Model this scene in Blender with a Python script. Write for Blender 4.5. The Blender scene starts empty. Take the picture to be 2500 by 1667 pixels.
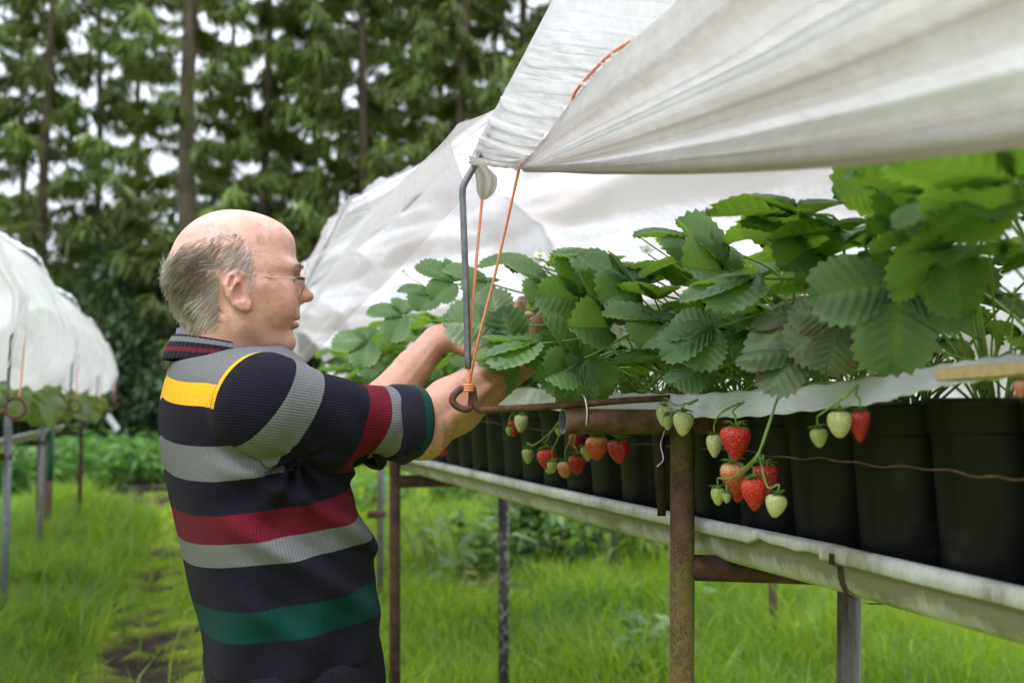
import bpy, math, random
import numpy as np
from mathutils import Vector, Matrix

# ---------------------------------------------------------------- camera, sky, sun, exposure
sc = bpy.context.scene
COL = sc.collection
ZC = 1.25                       # camera height over the ground
FPX = 2778.0                    # focal length in photograph pixels (40 mm on 36 mm)
PITCH = math.radians(3.13)
cam_d = bpy.data.cameras.new("camera"); cam = bpy.data.objects.new("camera", cam_d); COL.objects.link(cam)
cam.location = (0, 0, ZC); cam.rotation_euler = (math.pi/2 + PITCH, 0, 0)
cam_d.lens = 40; cam_d.sensor_width = 36; cam_d.clip_start = 0.05; cam_d.clip_end = 600
cam_d.dof.use_dof = True; cam_d.dof.focus_distance = 1.82; cam_d.dof.aperture_fstop = 4.1
cam_d.dof.aperture_blades = 0
sc.camera = cam

w = bpy.data.worlds.new("World"); sc.world = w; w.use_nodes = True
nt = w.node_tree; N = nt.nodes; L = nt.links
bg = N["Background"]
sky = N.new("ShaderNodeTexSky"); sky.sky_type = 'NISHITA'; sky.sun_disc = False
SUN_EL = math.radians(58); SUN_AZ = math.radians(-150)      # high, behind and to the left of the camera
sky.sun_elevation = SUN_EL; sky.sun_rotation = SUN_AZ
sky.air_density = 1.0; sky.dust_density = 2.0
tc = N.new("ShaderNodeTexCoord"); mp = N.new("ShaderNodeMapping"); mp.inputs["Scale"].default_value = (1.0, 1.0, 2.2)
L.new(tc.outputs["Generated"], mp.inputs["Vector"])
no = N.new("ShaderNodeTexNoise"); no.inputs["Scale"].default_value = 3.0; no.inputs["Detail"].default_value = 6
L.new(mp.outputs["Vector"], no.inputs["Vector"])
rp = N.new("ShaderNodeValToRGB"); rp.color_ramp.elements[0].position = 0.30; rp.color_ramp.elements[0].color = (.62, .62, .62, 1)
rp.color_ramp.elements[1].position = 0.56; rp.color_ramp.elements[1].color = (1, 1, 1, 1)
L.new(no.outputs["Fac"], rp.inputs["Fac"])
mx = N.new("ShaderNodeMixRGB"); mx.inputs["Color2"].default_value = (9.2, 9.7, 10.6, 1)    # the cloud layer
L.new(rp.outputs["Color"], mx.inputs["Fac"]); L.new(sky.outputs["Color"], mx.inputs["Color1"])
# an overcast sky is brightest overhead
sz = N.new("ShaderNodeSeparateXYZ"); L.new(tc.outputs["Generated"], sz.inputs[0])
ov = N.new("ShaderNodeMapRange"); ov.inputs["From Min"].default_value = 0.12; ov.inputs["From Max"].default_value = 1; ov.inputs["To Min"].default_value = .95; ov.inputs["To Max"].default_value = 2.3
L.new(sz.outputs["Z"], ov.inputs["Value"])
om = N.new("ShaderNodeMixRGB"); om.blend_type = 'MULTIPLY'; om.inputs["Fac"].default_value = 1; L.new(mx.outputs["Color"], om.inputs["Color1"]); L.new(ov.outputs[0], om.inputs["Color2"])
L.new(om.outputs["Color"], bg.inputs["Color"]); bg.inputs["Strength"].default_value = 0.10

sun_d = bpy.data.lights.new("sun", 'SUN'); sun = bpy.data.objects.new("sun", sun_d); COL.objects.link(sun)
sun_d.energy = 1.4; sun_d.angle = math.radians(16); sun_d.color = (1, .985, .955)
sdir = Vector((math.sin(SUN_AZ)*math.cos(SUN_EL), math.cos(SUN_AZ)*math.cos(SUN_EL), math.sin(SUN_EL)))
sun.rotation_euler = sdir.to_track_quat('Z', 'Y').to_euler(); sun.location = sdir*30

sc.view_settings.view_transform = 'Standard'; sc.view_settings.look = 'None'
sc.view_settings.exposure = 0.58; sc.view_settings.gamma = 1.0
sc.render.engine = 'CYCLES'
sc.cycles.max_bounces = 10; sc.cycles.transparent_max_bounces = 16; sc.cycles.diffuse_bounces = 4
sc.cycles.transmission_bounces = 6; sc.cycles.glossy_bounces = 3
sc.cycles.use_denoising = True
sc.cycles.sample_clamp_indirect = 6
sc.cycles.caustics_reflective = False; sc.cycles.caustics_refractive = False

# ---------------------------------------------------------------- places
CP, SP = math.cos(PITCH), math.sin(PITCH)
CAM_R = np.array([1., 0, 0]); CAM_U = np.array([0, -SP, CP]); CAM_T = -np.array([0, CP, SP])
def P(px, py, d):
    """photograph pixel and distance (along the optical axis, metres) -> world point"""
    x, y = (px-1250)/FPX*d, (833.5-py)/FPX*d
    return np.array([x, d*CP - y*SP, ZC + d*SP + y*CP])
RD = np.array([-.293, .956, 0]); RP = np.array([.956, .293, 0])    # along the beds / across the beds
def RW(u, v, z):
    """bed coordinates: u along the row, v across it, z above the height of the camera"""
    return RD*u + RP*v + np.array([0, 0, ZC+z])
def RQ(px, py, v):
    """where the sight line through a pixel meets the upright plane v = const along the bed"""
    k = (px-1250)/FPX
    u = (.956-.293*k)*v/(.956*k+.293)
    p = RD*u + RP*v
    return np.array([p[0], p[1], ZC + (985-py)/FPX*p[1]])
def uof(px, v):
    k = (px-1250)/FPX
    return (.956-.293*k)*v/(.956*k+.293)
def nrm(a):
    a = np.asarray(a, float); return a/max(np.linalg.norm(a), 1e-9)

# ---------------------------------------------------------------- objects
def tag(o, label=None, cat=None, group=None, kind=None):
    if label: o["label"] = label
    if cat: o["category"] = cat
    if group: o["group"] = group
    if kind: o["kind"] = kind
    return o
def empty(name, loc, label=None, cat=None, group=None, rz=0):
    o = bpy.data.objects.new(name, None); COL.objects.link(o); o.location = tuple(loc); o.rotation_euler = (0, 0, rz)
    o.empty_display_size = .05
    return tag(o, label, cat, group)
def parent_keep(o, root):
    """child keeps the world place its vertices were written in"""
    o.parent = root
    o.matrix_parent_inverse = Matrix.Translation(root.location).inverted() if root.rotation_euler[2] == 0 else root.matrix_basis.inverted()
    return o

class MB:
    """collects pieces of one mesh"""
    def __init__(s): s.v = []; s.f = []; s.m = []; s.n = 0; s.att = []
    def add(s, V, F, m=0, att=None):
        V = np.asarray(V, float).reshape(-1, 3)
        s.v.append(V)
        for f in F: s.f.append(tuple(int(i)+s.n for i in f)); s.m.append(m)
        s.att.append(np.zeros(len(V)) if att is None else np.asarray(att, float)*np.ones(len(V)))
        s.n += len(V); return s
    def tube(s, pts, r, n=8, m=0, cap=True, att=None):
        V, F = tube(pts, r, n, cap); return s.add(V, F, m, att)
    def box(s, M, size, m=0, bev=0):
        hx, hy, hz = [q/2 for q in size]
        b = min(bev, hx*.9, hy*.9, hz*.9)
        if b <= 0:
            V = np.array([[x*hx, y*hy, z*hz] for x in (-1, 1) for y in (-1, 1) for z in (-1, 1)])
            F = [(0, 1, 3, 2), (4, 6, 7, 5), (0, 4, 5, 1), (2, 3, 7, 6), (0, 2, 6, 4), (1, 5, 7, 3)]
        else:
            ring = []
            V = []; F = []
            for z, q in ((-hz, b), (-hz+b, 0), (hz-b, 0), (hz, b)):
                x, y = hx-q, hy-q
                V += [(-x+b*.5, -y, z), (x-b*.5, -y, z), (x, -y+b*.5, z), (x, y-b*.5, z), (x-b*.5, y, z), (-x+b*.5, y, z), (-x, y-b*.5, z), (-x, -y+b*.5, z)]
            for k in range(3):
                for i in range(8): F.append((k*8+i, k*8+(i+1) % 8, k*8+8+(i+1) % 8, k*8+8+i))
            F.append(tuple(range(7, -1, -1))); F.append(tuple(range(24, 32)))
            V = np.array(V)
        R = np.array(M)
        V = V @ R[:3, :3].T + R[:3, 3]
        return s.add(V, F, m)
    def build(s, name, mats, parent=None, smooth=True, attname=None, keep=True):
        me = bpy.data.meshes.new(name)
        V = np.concatenate(s.v) if s.v else np.zeros((0, 3))
        me.from_pydata(V.tolist(), [], s.f)
        mats = mats if isinstance(mats, (list, tuple)) else [mats]
        for q in mats: me.materials.append(q)
        me.polygons.foreach_set("material_index", s.m)
        me.polygons.foreach_set("use_smooth", [smooth]*len(s.f))
        if attname:
            a = me.attributes.new(attname, 'FLOAT', 'POINT'); a.data.foreach_set("value", np.concatenate(s.att).astype(np.float32))
        me.update()
        o = bpy.data.objects.new(name, me); COL.objects.link(o)
        if parent is not None: parent_keep(o, parent) if keep else setattr(o, "parent", parent)
        return o
def mesh_np(name, V, F, mats, parent=None, smooth=True, atts=None, keep=True, mi=None):
    """fast mesh from arrays; F is (m,3) or (m,4)"""
    V = np.ascontiguousarray(V, np.float32); F = np.ascontiguousarray(F, np.int32)
    me = bpy.data.meshes.new(name)
    me.vertices.add(len(V)); me.vertices.foreach_set("co", V.ravel())
    k = F.shape[1]
    me.loops.add(F.size); me.loops.foreach_set("vertex_index", F.ravel())
    me.polygons.add(len(F)); me.polygons.foreach_set("loop_start", np.arange(len(F), dtype=np.int32)*k)
    me.polygons.foreach_set("loop_total", np.full(len(F), k, np.int32))
    mats = mats if isinstance(mats, (list, tuple)) else [mats]
    for q in mats: me.materials.append(q)
    if mi is not None: me.polygons.foreach_set("material_index", np.asarray(mi, np.int32))
    me.polygons.foreach_set("use_smooth", np.full(len(F), smooth))
    for nm, val in (atts or {}).items():
        a = me.attributes.new(nm, 'FLOAT', 'POINT'); a.data.foreach_set("value", np.ascontiguousarray(val, np.float32))
    me.update(calc_edges=True); me.validate()
    o = bpy.data.objects.new(name, me); COL.objects.link(o)
    if parent is not None: parent_keep(o, parent) if keep else setattr(o, "parent", parent)
    return o
def tube(pts, r, n=8, cap=True):
    pts = np.asarray(pts, float); m = len(pts); r = np.ones(m)*np.asarray(r, float)
    T = np.gradient(pts, axis=0); T /= np.maximum(np.linalg.norm(T, axis=1, keepdims=True), 1e-9)
    a = np.array([0, 0, 1.]) if abs(T[0][2]) < .9 else np.array([1., 0, 0])
    X = nrm(np.cross(T[0], a)); V = []
    ang = np.arange(n)*2*math.pi/n
    for i in range(m):
        X = nrm(X - T[i]*np.dot(X, T[i])); Y = np.cross(T[i], X)
        V.append(pts[i] + r[i]*(np.cos(ang)[:, None]*X + np.sin(ang)[:, None]*Y))
    V = np.concatenate(V); F = []
    for i in range(m-1):
        for j in range(n): F.append((i*n+j, i*n+(j+1) % n, i*n+n+(j+1) % n, i*n+n+j))
    if cap: F.append(tuple(range(n-1, -1, -1))); F.append(tuple(range((m-1)*n, m*n)))
    return V, F
def grid_faces(nu, nv, wrap=False):
    i, j = np.meshgrid(np.arange(nu-1), np.arange(nv if wrap else nv-1), indexing='ij')
    j2 = (j+1) % nv
    return np.stack([i*nv+j, (i+1)*nv+j, (i+1)*nv+j2, i*nv+j2], -1).reshape(-1, 4)
def spline(pts, n):
    """Catmull-Rom through pts, n samples"""
    p = np.asarray(pts, float); m = len(p)
    q = np.vstack([2*p[0]-p[1], p, 2*p[-1]-p[-2]])
    t = np.linspace(0, m-1-1e-6, n); i = t.astype(int); f = (t-i)[:, None]
    a, b, c, d = q[i], q[i+1], q[i+2], q[i+3]
    return .5*((2*b)+(-a+c)*f+(2*a-5*b+4*c-d)*f**2+(-a+3*b-3*c+d)*f**3)
def smoothstep(a, b, x):
    t = np.clip((x-a)/(b-a), 0, 1); return t*t*(3-2*t)
def lift(root, p):
    return root

# ---------------------------------------------------------------- materials
def new_mat(name):
    m = bpy.data.materials.new(name); m.use_nodes = True
    return m, m.node_tree.nodes, m.node_tree.links, m.node_tree.nodes["Principled BSDF"]
def ramp(N, stops, interp='LINEAR'):
    r = N.new("ShaderNodeValToRGB"); cr = r.color_ramp; cr.interpolation = interp
    while len(cr.elements) < len(stops): cr.elements.new(.5)
    for e, (p, c) in zip(cr.elements, stops): e.position = p; e.color = (*c[:3], 1)
    return r
def noise(N, L, scale, detail=4, rough=.55, coord="Object", stretch=None):
    t = N.new("ShaderNodeTexCoord"); n = N.new("ShaderNodeTexNoise")
    n.inputs["Scale"].default_value = scale; n.inputs["Detail"].default_value = detail; n.inputs["Roughness"].default_value = rough
    src = t.outputs[coord]
    if stretch:
        mpn = N.new("ShaderNodeMapping"); mpn.inputs["Scale"].default_value = stretch; L.new(src, mpn.inputs["Vector"]); src = mpn.outputs["Vector"]
    L.new(src, n.inputs["Vector"]); return n
def bump(N, L, b, src, strength, dist):
    q = N.new("ShaderNodeBump"); q.inputs["Strength"].default_value = strength; q.inputs["Distance"].default_value = dist
    L.new(src, q.inputs["Height"]); L.new(q.outputs["Normal"], b.inputs["Normal"]); return q
def noisy(name, stops, scale, rough=.6, metal=0, bmp=0, bscale=None, detail=5, stretch=None, spec=.5, coord="Object"):
    m, N, L, b = new_mat(name)
    n = noise(N, L, scale, detail, stretch=stretch, coord=coord); r = ramp(N, stops); L.new(n.outputs["Fac"], r.inputs["Fac"])
    L.new(r.outputs["Color"], b.inputs["Base Color"])
    b.inputs["Roughness"].default_value = rough; b.inputs["Metallic"].default_value = metal; b.inputs["Specular IOR Level"].default_value = spec
    if bmp:
        n2 = noise(N, L, bscale or scale*3, 4, coord=coord); bump(N, L, b, n2.outputs["Fac"], .6, bmp)
    return m
def leafy(name, stops, trans, tfac=.4, rough=.45, att=None, scale=9, bmp=0, spec=.5, randomise=.5):
    """thin leaf: reflects with one colour, glows through with another; varies from object to object"""
    m, N, L, b = new_mat(name)
    out = N["Material Output"]
    r = ramp(N, stops)
    if att:
        a = N.new("ShaderNodeAttribute"); a.attribute_name = att; L.new(a.outputs["Fac"], r.inputs["Fac"])
        fac = a.outputs["Fac"]
    else:
        n = noise(N, L, scale, 3); oi = N.new("ShaderNodeObjectInfo")
        mm = N.new("ShaderNodeMath"); mm.operation = 'MULTIPLY_ADD'; mm.inputs[1].default_value = randomise
        L.new(oi.outputs["Random"], mm.inputs[0])
        m2 = N.new("ShaderNodeMath"); m2.operation = 'MULTIPLY'; m2.inputs[1].default_value = 1-randomise
        L.new(n.outputs["Fac"], m2.inputs[0]); L.new(m2.outputs[0], mm.inputs[2])
        L.new(mm.outputs[0], r.inputs["Fac"]); fac = mm.outputs[0]
    L.new(r.outputs["Color"], b.inputs["Base Color"])
    b.inputs["Roughness"].default_value = rough; b.inputs["Specular IOR Level"].default_value = spec
    if bmp:
        n3 = noise(N, L, 160, 3); bump(N, L, b, n3.outputs["Fac"], .5, bmp)
    t = N.new("ShaderNodeBsdfTranslucent")
    tr = ramp(N, [(0, [c*.75 for c in trans]), (1, [min(1, c*1.2) for c in trans])]); L.new(fac, tr.inputs["Fac"]); L.new(tr.outputs["Color"], t.inputs["Color"])
    mix = N.new("ShaderNodeMixShader"); mix.inputs["Fac"].default_value = tfac
    L.new(b.outputs[0], mix.inputs[1]); L.new(t.outputs[0], mix.inputs[2]); L.new(mix.outputs[0], out.inputs["Surface"])
    return m

M = {}
M['rust_moss'] = None
def rust_moss():
    m, N, L, b = new_mat("rusty mossy steel")
    n = noise(N, L, 16, 6, .6); n2 = noise(N, L, 190, 5, .75, stretch=(1, 1, .7)); n3 = noise(N, L, 7, 4)
    rr = ramp(N, [(.3, (.040, .022, .014)), (.5, (.090, .046, .028)), (.7, (.15, .08, .05))]); L.new(n.outputs["Fac"], rr.inputs["Fac"])
    ms = ramp(N, [(.35, (.075, .066, .014)), (.65, (.15, .135, .022))]); L.new(n2.outputs["Fac"], ms.inputs["Fac"])
    mm = N.new("ShaderNodeMath"); mm.operation = 'MULTIPLY_ADD'; mm.inputs[1].default_value = .9
    L.new(n3.outputs["Fac"], mm.inputs[0]); L.new(n2.outputs["Fac"], mm.inputs[2])
    k = ramp(N, [(.88, (0, 0, 0)), (.97, (.85, .85, .85))]); L.new(mm.outputs[0], k.inputs["Fac"])
    mx = N.new("ShaderNodeMixRGB"); L.new(k.outputs["Color"], mx.inputs["Fac"]); L.new(rr.outputs["Color"], mx.inputs["Color1"]); L.new(ms.outputs["Color"], mx.inputs["Color2"])
    L.new(mx.outputs["Color"], b.inputs["Base Color"]); b.inputs["Roughness"].default_value = .8; b.inputs["Specular IOR Level"].default_value = .3
    bump(N, L, b, n2.outputs["Fac"], .7, .0012)
    return m
M['rust_moss'] = rust_moss()
M['rust'] = noisy("rusty steel", [(.3, (.05, .024, .016)), (.55, (.13, .062, .038)), (.75, (.22, .12, .08))], 45, .8, bmp=.0006, spec=.3)
M['rust_pipe'] = noisy('rust pipe', [(.3, (.045, .024, .017)), (.5, (.095, .050, .034)), (.66, (.15, .085, .06)), (.8, (.13, .12, .04))], 40, .75, bmp=.0006, spec=.3, detail=7)
M['rust_dark'] = noisy("dark rusty steel", [(.3, (.03, .017, .012)), (.6, (.075, .037, .024)), (.8, (.14, .075, .045))], 30, .85, bmp=.0006, spec=.25)
M['mottled'] = noisy("pipe with peeling black coat", [(.40, (.02, .02, .02)), (.52, (.05, .048, .045)), (.60, (.16, .155, .145)), (.8, (.25, .24, .22))], 45, .6, bmp=.0004, detail=8)
M['weathered'] = noisy("weathered galvanised pipe", [(.3, (.05, .046, .040)), (.55, (.12, .112, .10)), (.8, (.22, .21, .19))], 30, .6, bmp=.0004, stretch=(3, 3, .5))
M['galv'] = noisy("grey galvanised steel", [(.3, (.13, .14, .155)), (.7, (.24, .25, .27))], 40, .45, metal=.35)
M['wirecoat'] = noisy("dull grey steel rod", [(.3, (.10, .105, .115)), (.7, (.19, .195, .21))], 60, .4, metal=.5)
M['tie'] = noisy("bright tie wire", [(.3, (.4, .41, .43)), (.7, (.6, .61, .63))], 90, .35, metal=.6)
M['brownpost'] = noisy("weathered wooden stake", [(.3, (.10, .065, .04)), (.7, (.2, .14, .09))], 14, .85, stretch=(4, 4, .4))
M['pot'] = noisy("black plastic pot", [(.35, (.0028, .0030, .0042)), (.58, (.0055, .0058, .0072)), (.72, (.020, .021, .021))], 16, .45, bmp=.0003, bscale=60, spec=.24)
M['soil'] = noisy("potting compost", [(.35, (.03, .017, .01)), (.6, (.09, .055, .035)), (.75, (.2, .15, .11))], 130, .95, bmp=.004, spec=.2)
M['tape'] = None
M['wood'] = noisy("pale pine batten", [(.35, (.42, .29, .14)), (.65, (.55, .40, .22))], 8, .6, stretch=(1, 12, 12))
M['cord'] = noisy("orange baler cord", [(.3, (.55, .16, .08)), (.7, (.72, .27, .15))], 220, .6)
M['cordfar'] = M['cord']
M['whiteplastic'] = noisy("white plastic", [(.3, (.6, .62, .66)), (.7, (.75, .76, .8))], 12, .4)
M['greenplastic'] = noisy("green plastic sleeve", [(.3, (.01, .08, .05)), (.7, (.02, .13, .08))], 12, .5)
M['hose'] = noisy("black drip hose", [(.3, (.01, .01, .012)), (.7, (.025, .025, .03))], 30, .4)

def gutter_mat():
    m, N, L, b = new_mat("weathered white gutter plastic")
    n = noise(N, L, 5.0, 6, .7, stretch=(1, 1, .8)); n2 = noise(N, L, 60, 6, .75, stretch=(1, 1, .18)); n4 = noise(N, L, 110, 3)
    g = N.new("ShaderNodeNewGeometry"); se = N.new("ShaderNodeSeparateXYZ"); L.new(g.outputs["Normal"], se.inputs[0])
    # algae settles in the hollow under the lip, a band of its own round the wall of the channel
    a = N.new("ShaderNodeAttribute"); a.attribute_name = "stain"
    mm = N.new("ShaderNodeMath"); mm.operation = 'MULTIPLY_ADD'; mm.inputs[1].default_value = .40; L.new(a.outputs["Fac"], mm.inputs[0]); L.new(n.outputs["Fac"], mm.inputs[2])
    m3 = N.new("ShaderNodeMath"); m3.operation = 'MULTIPLY_ADD'; m3.inputs[1].default_value = .48; L.new(n2.outputs["Fac"], m3.inputs[0]); L.new(mm.outputs[0], m3.inputs[2])
    r = ramp(N, [(.62, (.62, .63, .63)), (.78, (.48, .48, .45)), (.93, (.28, .27, .20)), (1.0, (.20, .19, .12))])
    L.new(m3.outputs[0], r.inputs["Fac"]); L.new(r.outputs["Color"], b.inputs["Base Color"])
    b.inputs["Roughness"].default_value = .42
    bump(N, L, b, n4.outputs["Fac"], .25, .0008)
    return m
M['gutter'] = gutter_mat()
def tape_mat():
    m, N, L, b = new_mat("white woven tape")
    a = N.new("ShaderNodeAttribute"); a.attribute_name = "across"
    s = N.new("ShaderNodeMath"); s.operation = 'MULTIPLY'; s.inputs[1].default_value = 95; L.new(a.outputs["Fac"], s.inputs[0])
    si = N.new("ShaderNodeMath"); si.operation = 'SINE'; L.new(s.outputs[0], si.inputs[0])
    n = noise(N, L, 30, 4); r = ramp(N, [(.3, (.82, .84, .88)), (.7, (.90, .92, .95))]); L.new(n.outputs["Fac"], r.inputs["Fac"]); L.new(r.outputs["Color"], b.inputs["Base Color"])
    b.inputs["Roughness"].default_value = .7
    bump(N, L, b, si.outputs[0], .8, .0012)
    return m
M['tape'] = tape_mat()

def foil_mat(name, clear, dirt, seed=0.0, tint=(.87, .87, .90)):
    """milky polythene: part reflects, part lets light through, part is see-through; brown dust clings along the folds"""
    m, N, L, b = new_mat(name); out = N["Material Output"]
    n = noise(N, L, 2.2, 6, .7); n2 = noise(N, L, 38, 5, .7)
    a = N.new("ShaderNodeAttribute"); a.attribute_name = "dust"
    mm = N.new("ShaderNodeMath"); mm.operation = 'MULTIPLY_ADD'; mm.inputs[1].default_value = .42; L.new(n2.outputs["Fac"], mm.inputs[0]); L.new(a.outputs["Fac"], mm.inputs[2])
    m2 = N.new("ShaderNodeMath"); m2.operation = 'MULTIPLY_ADD'; m2.inputs[1].default_value = .45; L.new(n.outputs["Fac"], m2.inputs[0]); L.new(mm.outputs[0], m2.inputs[2])
    dust = (.57, .515, .495)
    r = ramp(N, [(.40, tint), (.40+.75/max(dirt, .01), dust)] if dirt < 1.6 else [(.34, tint), (.80, dust)])
    L.new(m2.outputs[0], r.inputs["Fac"])
    L.new(r.outputs["Color"], b.inputs["Base Color"])
    b.inputs["Roughness"].default_value = .32; b.inputs["Specular IOR Level"].default_value = .5
    wv = noise(N, L, 15, 5, .6, stretch=(1, 1, 1)); bump(N, L, b, wv.outputs["Fac"], .35, .006)
    t = N.new("ShaderNodeBsdfTranslucent"); L.new(r.outputs["Color"], t.inputs["Color"])
    mix = N.new("ShaderNodeMixShader"); mix.inputs["Fac"].default_value = .68
    L.new(b.outputs[0], mix.inputs[1]); L.new(t.outputs[0], mix.inputs[2])
    tr = N.new("ShaderNodeBsdfTransparent"); tr.inputs["Color"].default_value = (.95, .95, .96, 1)
    mix2 = N.new("ShaderNodeMixShader"); mix2.inputs["Fac"].default_value = clear
    L.new(mix.outputs[0], mix2.inputs[1]); L.new(tr.outputs[0], mix2.inputs[2]); L.new(mix2.outputs[0], out.inputs["Surface"])
    return m
M['foil'] = foil_mat("milky polythene", .08, .8, tint=(.93, .93, .95))
M['foil_dusty'] = foil_mat("dusty milky polythene", .04, 1.9, tint=(.93, .925, .955))
M['foil_clear'] = foil_mat("half clear polythene", .50, 1.7, tint=(.88, .89, .895))
M['foil_left'] = foil_mat('milky polythene of the left bed', .16, 1.0, tint=(.90, .90, .92))
# ---------------------------------------------------------------- tunnels of polythene over the beds
def UQ(px, py, u):
    """where the sight line through a pixel meets the upright plane u = const across the bed"""
    k = (px-1250)/FPX
    v = (.293*u+.956*u*k)/(.956-.293*k)
    p = RD*u+RP*v
    return np.array([p[0], p[1], ZC+(985-py)/FPX*p[1]])
rng = np.random.default_rng(7)
_ph = rng.uniform(0, 6.28, 60)
def wob(x, k):       # smooth irregular wave
    return np.sin(x*1.0+_ph[k])+.6*np.sin(x*2.17+_ph[k+1])+.35*np.sin(x*4.6+_ph[k+2])
def rw_grid(U, V, Z):
    return U[..., None]*RD + V[..., None]*RP + np.stack([np.zeros_like(Z), np.zeros_like(Z), Z+ZC], -1)
def sheet(name, Pg, disp, dust, mat, parent):
    """grid of points, pushed along its normals by disp"""
    ga = np.gradient(Pg, axis=0); gq = np.gradient(Pg, axis=1)
    n = np.cross(ga, gq); n /= np.maximum(np.linalg.norm(n, axis=2, keepdims=True), 1e-9)
    Q = Pg + n*disp[..., None]
    na, nq = Pg.shape[:2]
    return mesh_np(name, Q.reshape(-1, 3), grid_faces(na, nq), mat, parent, True, {"dust": np.broadcast_to(dust, (na, nq)).ravel()})
def polyq(pts, n, smooth=True):
    pts = np.asarray(pts, float)
    d = np.r_[0, np.cumsum(np.linalg.norm(np.diff(pts, axis=0), axis=1))]; t = np.linspace(0, d[-1], n)
    return np.stack([np.interp(t, d, pts[:, k]) for k in range(pts.shape[1])], 1)

H1 = 1.72; HOOPS = [-.70, 1.72, 4.14, 6.56, 8.98, 11.4]
def between(u, hoops):
    h = np.asarray(hoops); i = np.clip(np.searchsorted(h, u)-1, 0, len(h)-2)
    x = np.clip((u-h[i])/(h[i+1]-h[i]), 0, 1)
    return x, np.clip(4*x*(1-x), 0, 1)**.38

cover = empty("tunnel_cover", RW(1.72, 1.0, 0), "milky white plastic tunnel sheeting gathered by cords above the strawberry plants", "plastic cover")
# the aisle side beyond the first hoop: roof slope and hanging wall
na, nq = 260, 110
u = np.r_[np.linspace(1.73, 4.14, 150), np.linspace(4.15, 11.4, 110)]; q = np.linspace(0, 1, nq)
U, Qg = np.meshgrid(u, q, indexing='ij')
x, g = between(u, HOOPS)
first = (u < 4.14)
gg = np.where(first, np.maximum(g, np.where(x < .5, 1, 0)), g*.7)
low = np.where(first, .335-.215*np.clip(x, 0, 1)**.85, .12)
PG = np.zeros((na, nq, 2))
for i in range(na):
    s = gg[i]
    cv, cz = .62-.05*s, .73-.20*s
    if first[i]: cz += .03*(x[i]-.5)-.02*(1-x[i]); cv += -.035*(1-x[i])
    pts = [(.455-.012*math.sin(3.1*x[i])-(.03*(1-x[i]) if not first[i] else 0), low[i]), (.452-.02*s, .36 if not first[i] else low[i]+.10), (cv, cz), (1.0, .94-.12*s)]
    PG[i] = polyq(spline(pts, 50), nq)
fold = np.minimum(x*3.2, 1)[:, None]
calm = np.where(first, 1, .25)[:, None]
pl = .018*calm*fold*np.sin(2*math.pi*(Qg*4.5+.25*x[:, None]))*(1-.5*Qg) + .006*fold*wob(Qg*52+x[:, None]*2.5, 3) + .008*calm*wob(U*3.1+Qg*2, 9)*Qg
dust = .14+.16*np.sin(2*math.pi*(Qg*4.5+.25*x[:, None])+1.2)*fold + .22*np.exp(-Qg/.10) + .10*np.exp(-x[:, None]/.2)*(1-Qg)
sheet("near_side_sheet", rw_grid(U, PG[..., 0], PG[..., 1]), pl, np.clip(dust, 0, 1), M['foil_clear'], cover)

# the far side: from the ridge down behind the plants
na, nq = 200, 80
u = np.linspace(-.7, 11.4, na); q = np.linspace(0, 1, nq); U, Qg = np.meshgrid(u, q, indexing='ij')
x, g = between(u, HOOPS); PG = np.zeros((na, nq, 2))
for i in range(na):
    s = g[i]
    PG[i] = polyq(spline([(1.0, .94-.10*s), (1.38-.03*s, .73-.13*s), (1.55, .335-.02*s), (1.60, -.06)], 50), nq)
pl = .026*wob(Qg*16+U*1.2+.6*np.sin(U*2.6), 14)*np.sin(math.pi*x)[:, None] + .006*wob(Qg*44+U*3, 20)
sheet("far_side_sheet", rw_grid(U, PG[..., 0], PG[..., 1]), pl, np.clip(.16+.16*wob(Qg*16+U*1.2+.6*np.sin(U*2.6)+1.4, 14)+.10*wob(Qg*5+U*.8, 22), 0, 1), M['foil_dusty'], cover)

# wide gathered bands that stand up over the hoops
def hoop_band(u0, u1, name="gathered_band", lo=.05):
    nq, na = 130, 14
    sec = polyq([(.452, lo), (.435, .335), (.475, .40), (.635, .745), (1.0, .955), (1.39, .745), (1.58, .335), (1.6, -.02)], nq)
    a = np.linspace(0, 1, na); A, Qi = np.meshgrid(a, np.linspace(0, 1, nq), indexing='ij')
    U = u0+(u1-u0)*A
    V = np.broadcast_to(sec[:, 0], A.shape)+.004; Z = np.broadcast_to(sec[:, 1], A.shape)-.03*np.sin(math.pi*A)*.4
    return sheet(name, rw_grid(U, V, Z), .0008*wob(Qi*90+A*2, 30)+.010, .02+.03*wob(Qi*60, 33), M['foil'], cover)
for h in HOOPS[2:-1]: hoop_band(h-.05, h+.40)

# the first band, bunched between the hoop on its left and the orange cord on its right
hp = np.array([UQ(1158, 398, H1), UQ(1205, 300, H1), UQ(1262, 190, H1), UQ(1360, 0, H1), RW(H1, .645, .73), RW(H1, 1.0, .94)])
G = RW(1.60, .502, .352)
def cord_pt(px, py, u): return UQ(px, py, u)
cp = np.array([G, UQ(1330, 330, 1.50), UQ(1400, 235, 1.42), UQ(1520, 108, 1.30), UQ(1655, -10, 1.22), RW(1.16, .68, .74), RW(1.15, 1.0, .92)])
nq, na = 240, 26
def resample(pts, n, w):
    pts = spline(pts, 400) if len(pts) > 3 else pts
    d = np.r_[0, np.cumsum(np.linalg.norm(np.diff(pts, axis=0), axis=1))]; d /= d[-1]
    return np.stack([np.interp(w, d, pts[:, k]) for k in range(3)], 1)
wq = np.linspace(0, 1, nq)
A, B = resample(hp, nq, wq), resample(cp, nq, wq)
a = np.linspace(0, 1.05, na)
A = A-RP*.0075+np.array([0, 0, .0045])
Pg = A[None]*(1-a)[:, None, None]+B[None]*a[:, None, None]
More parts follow.
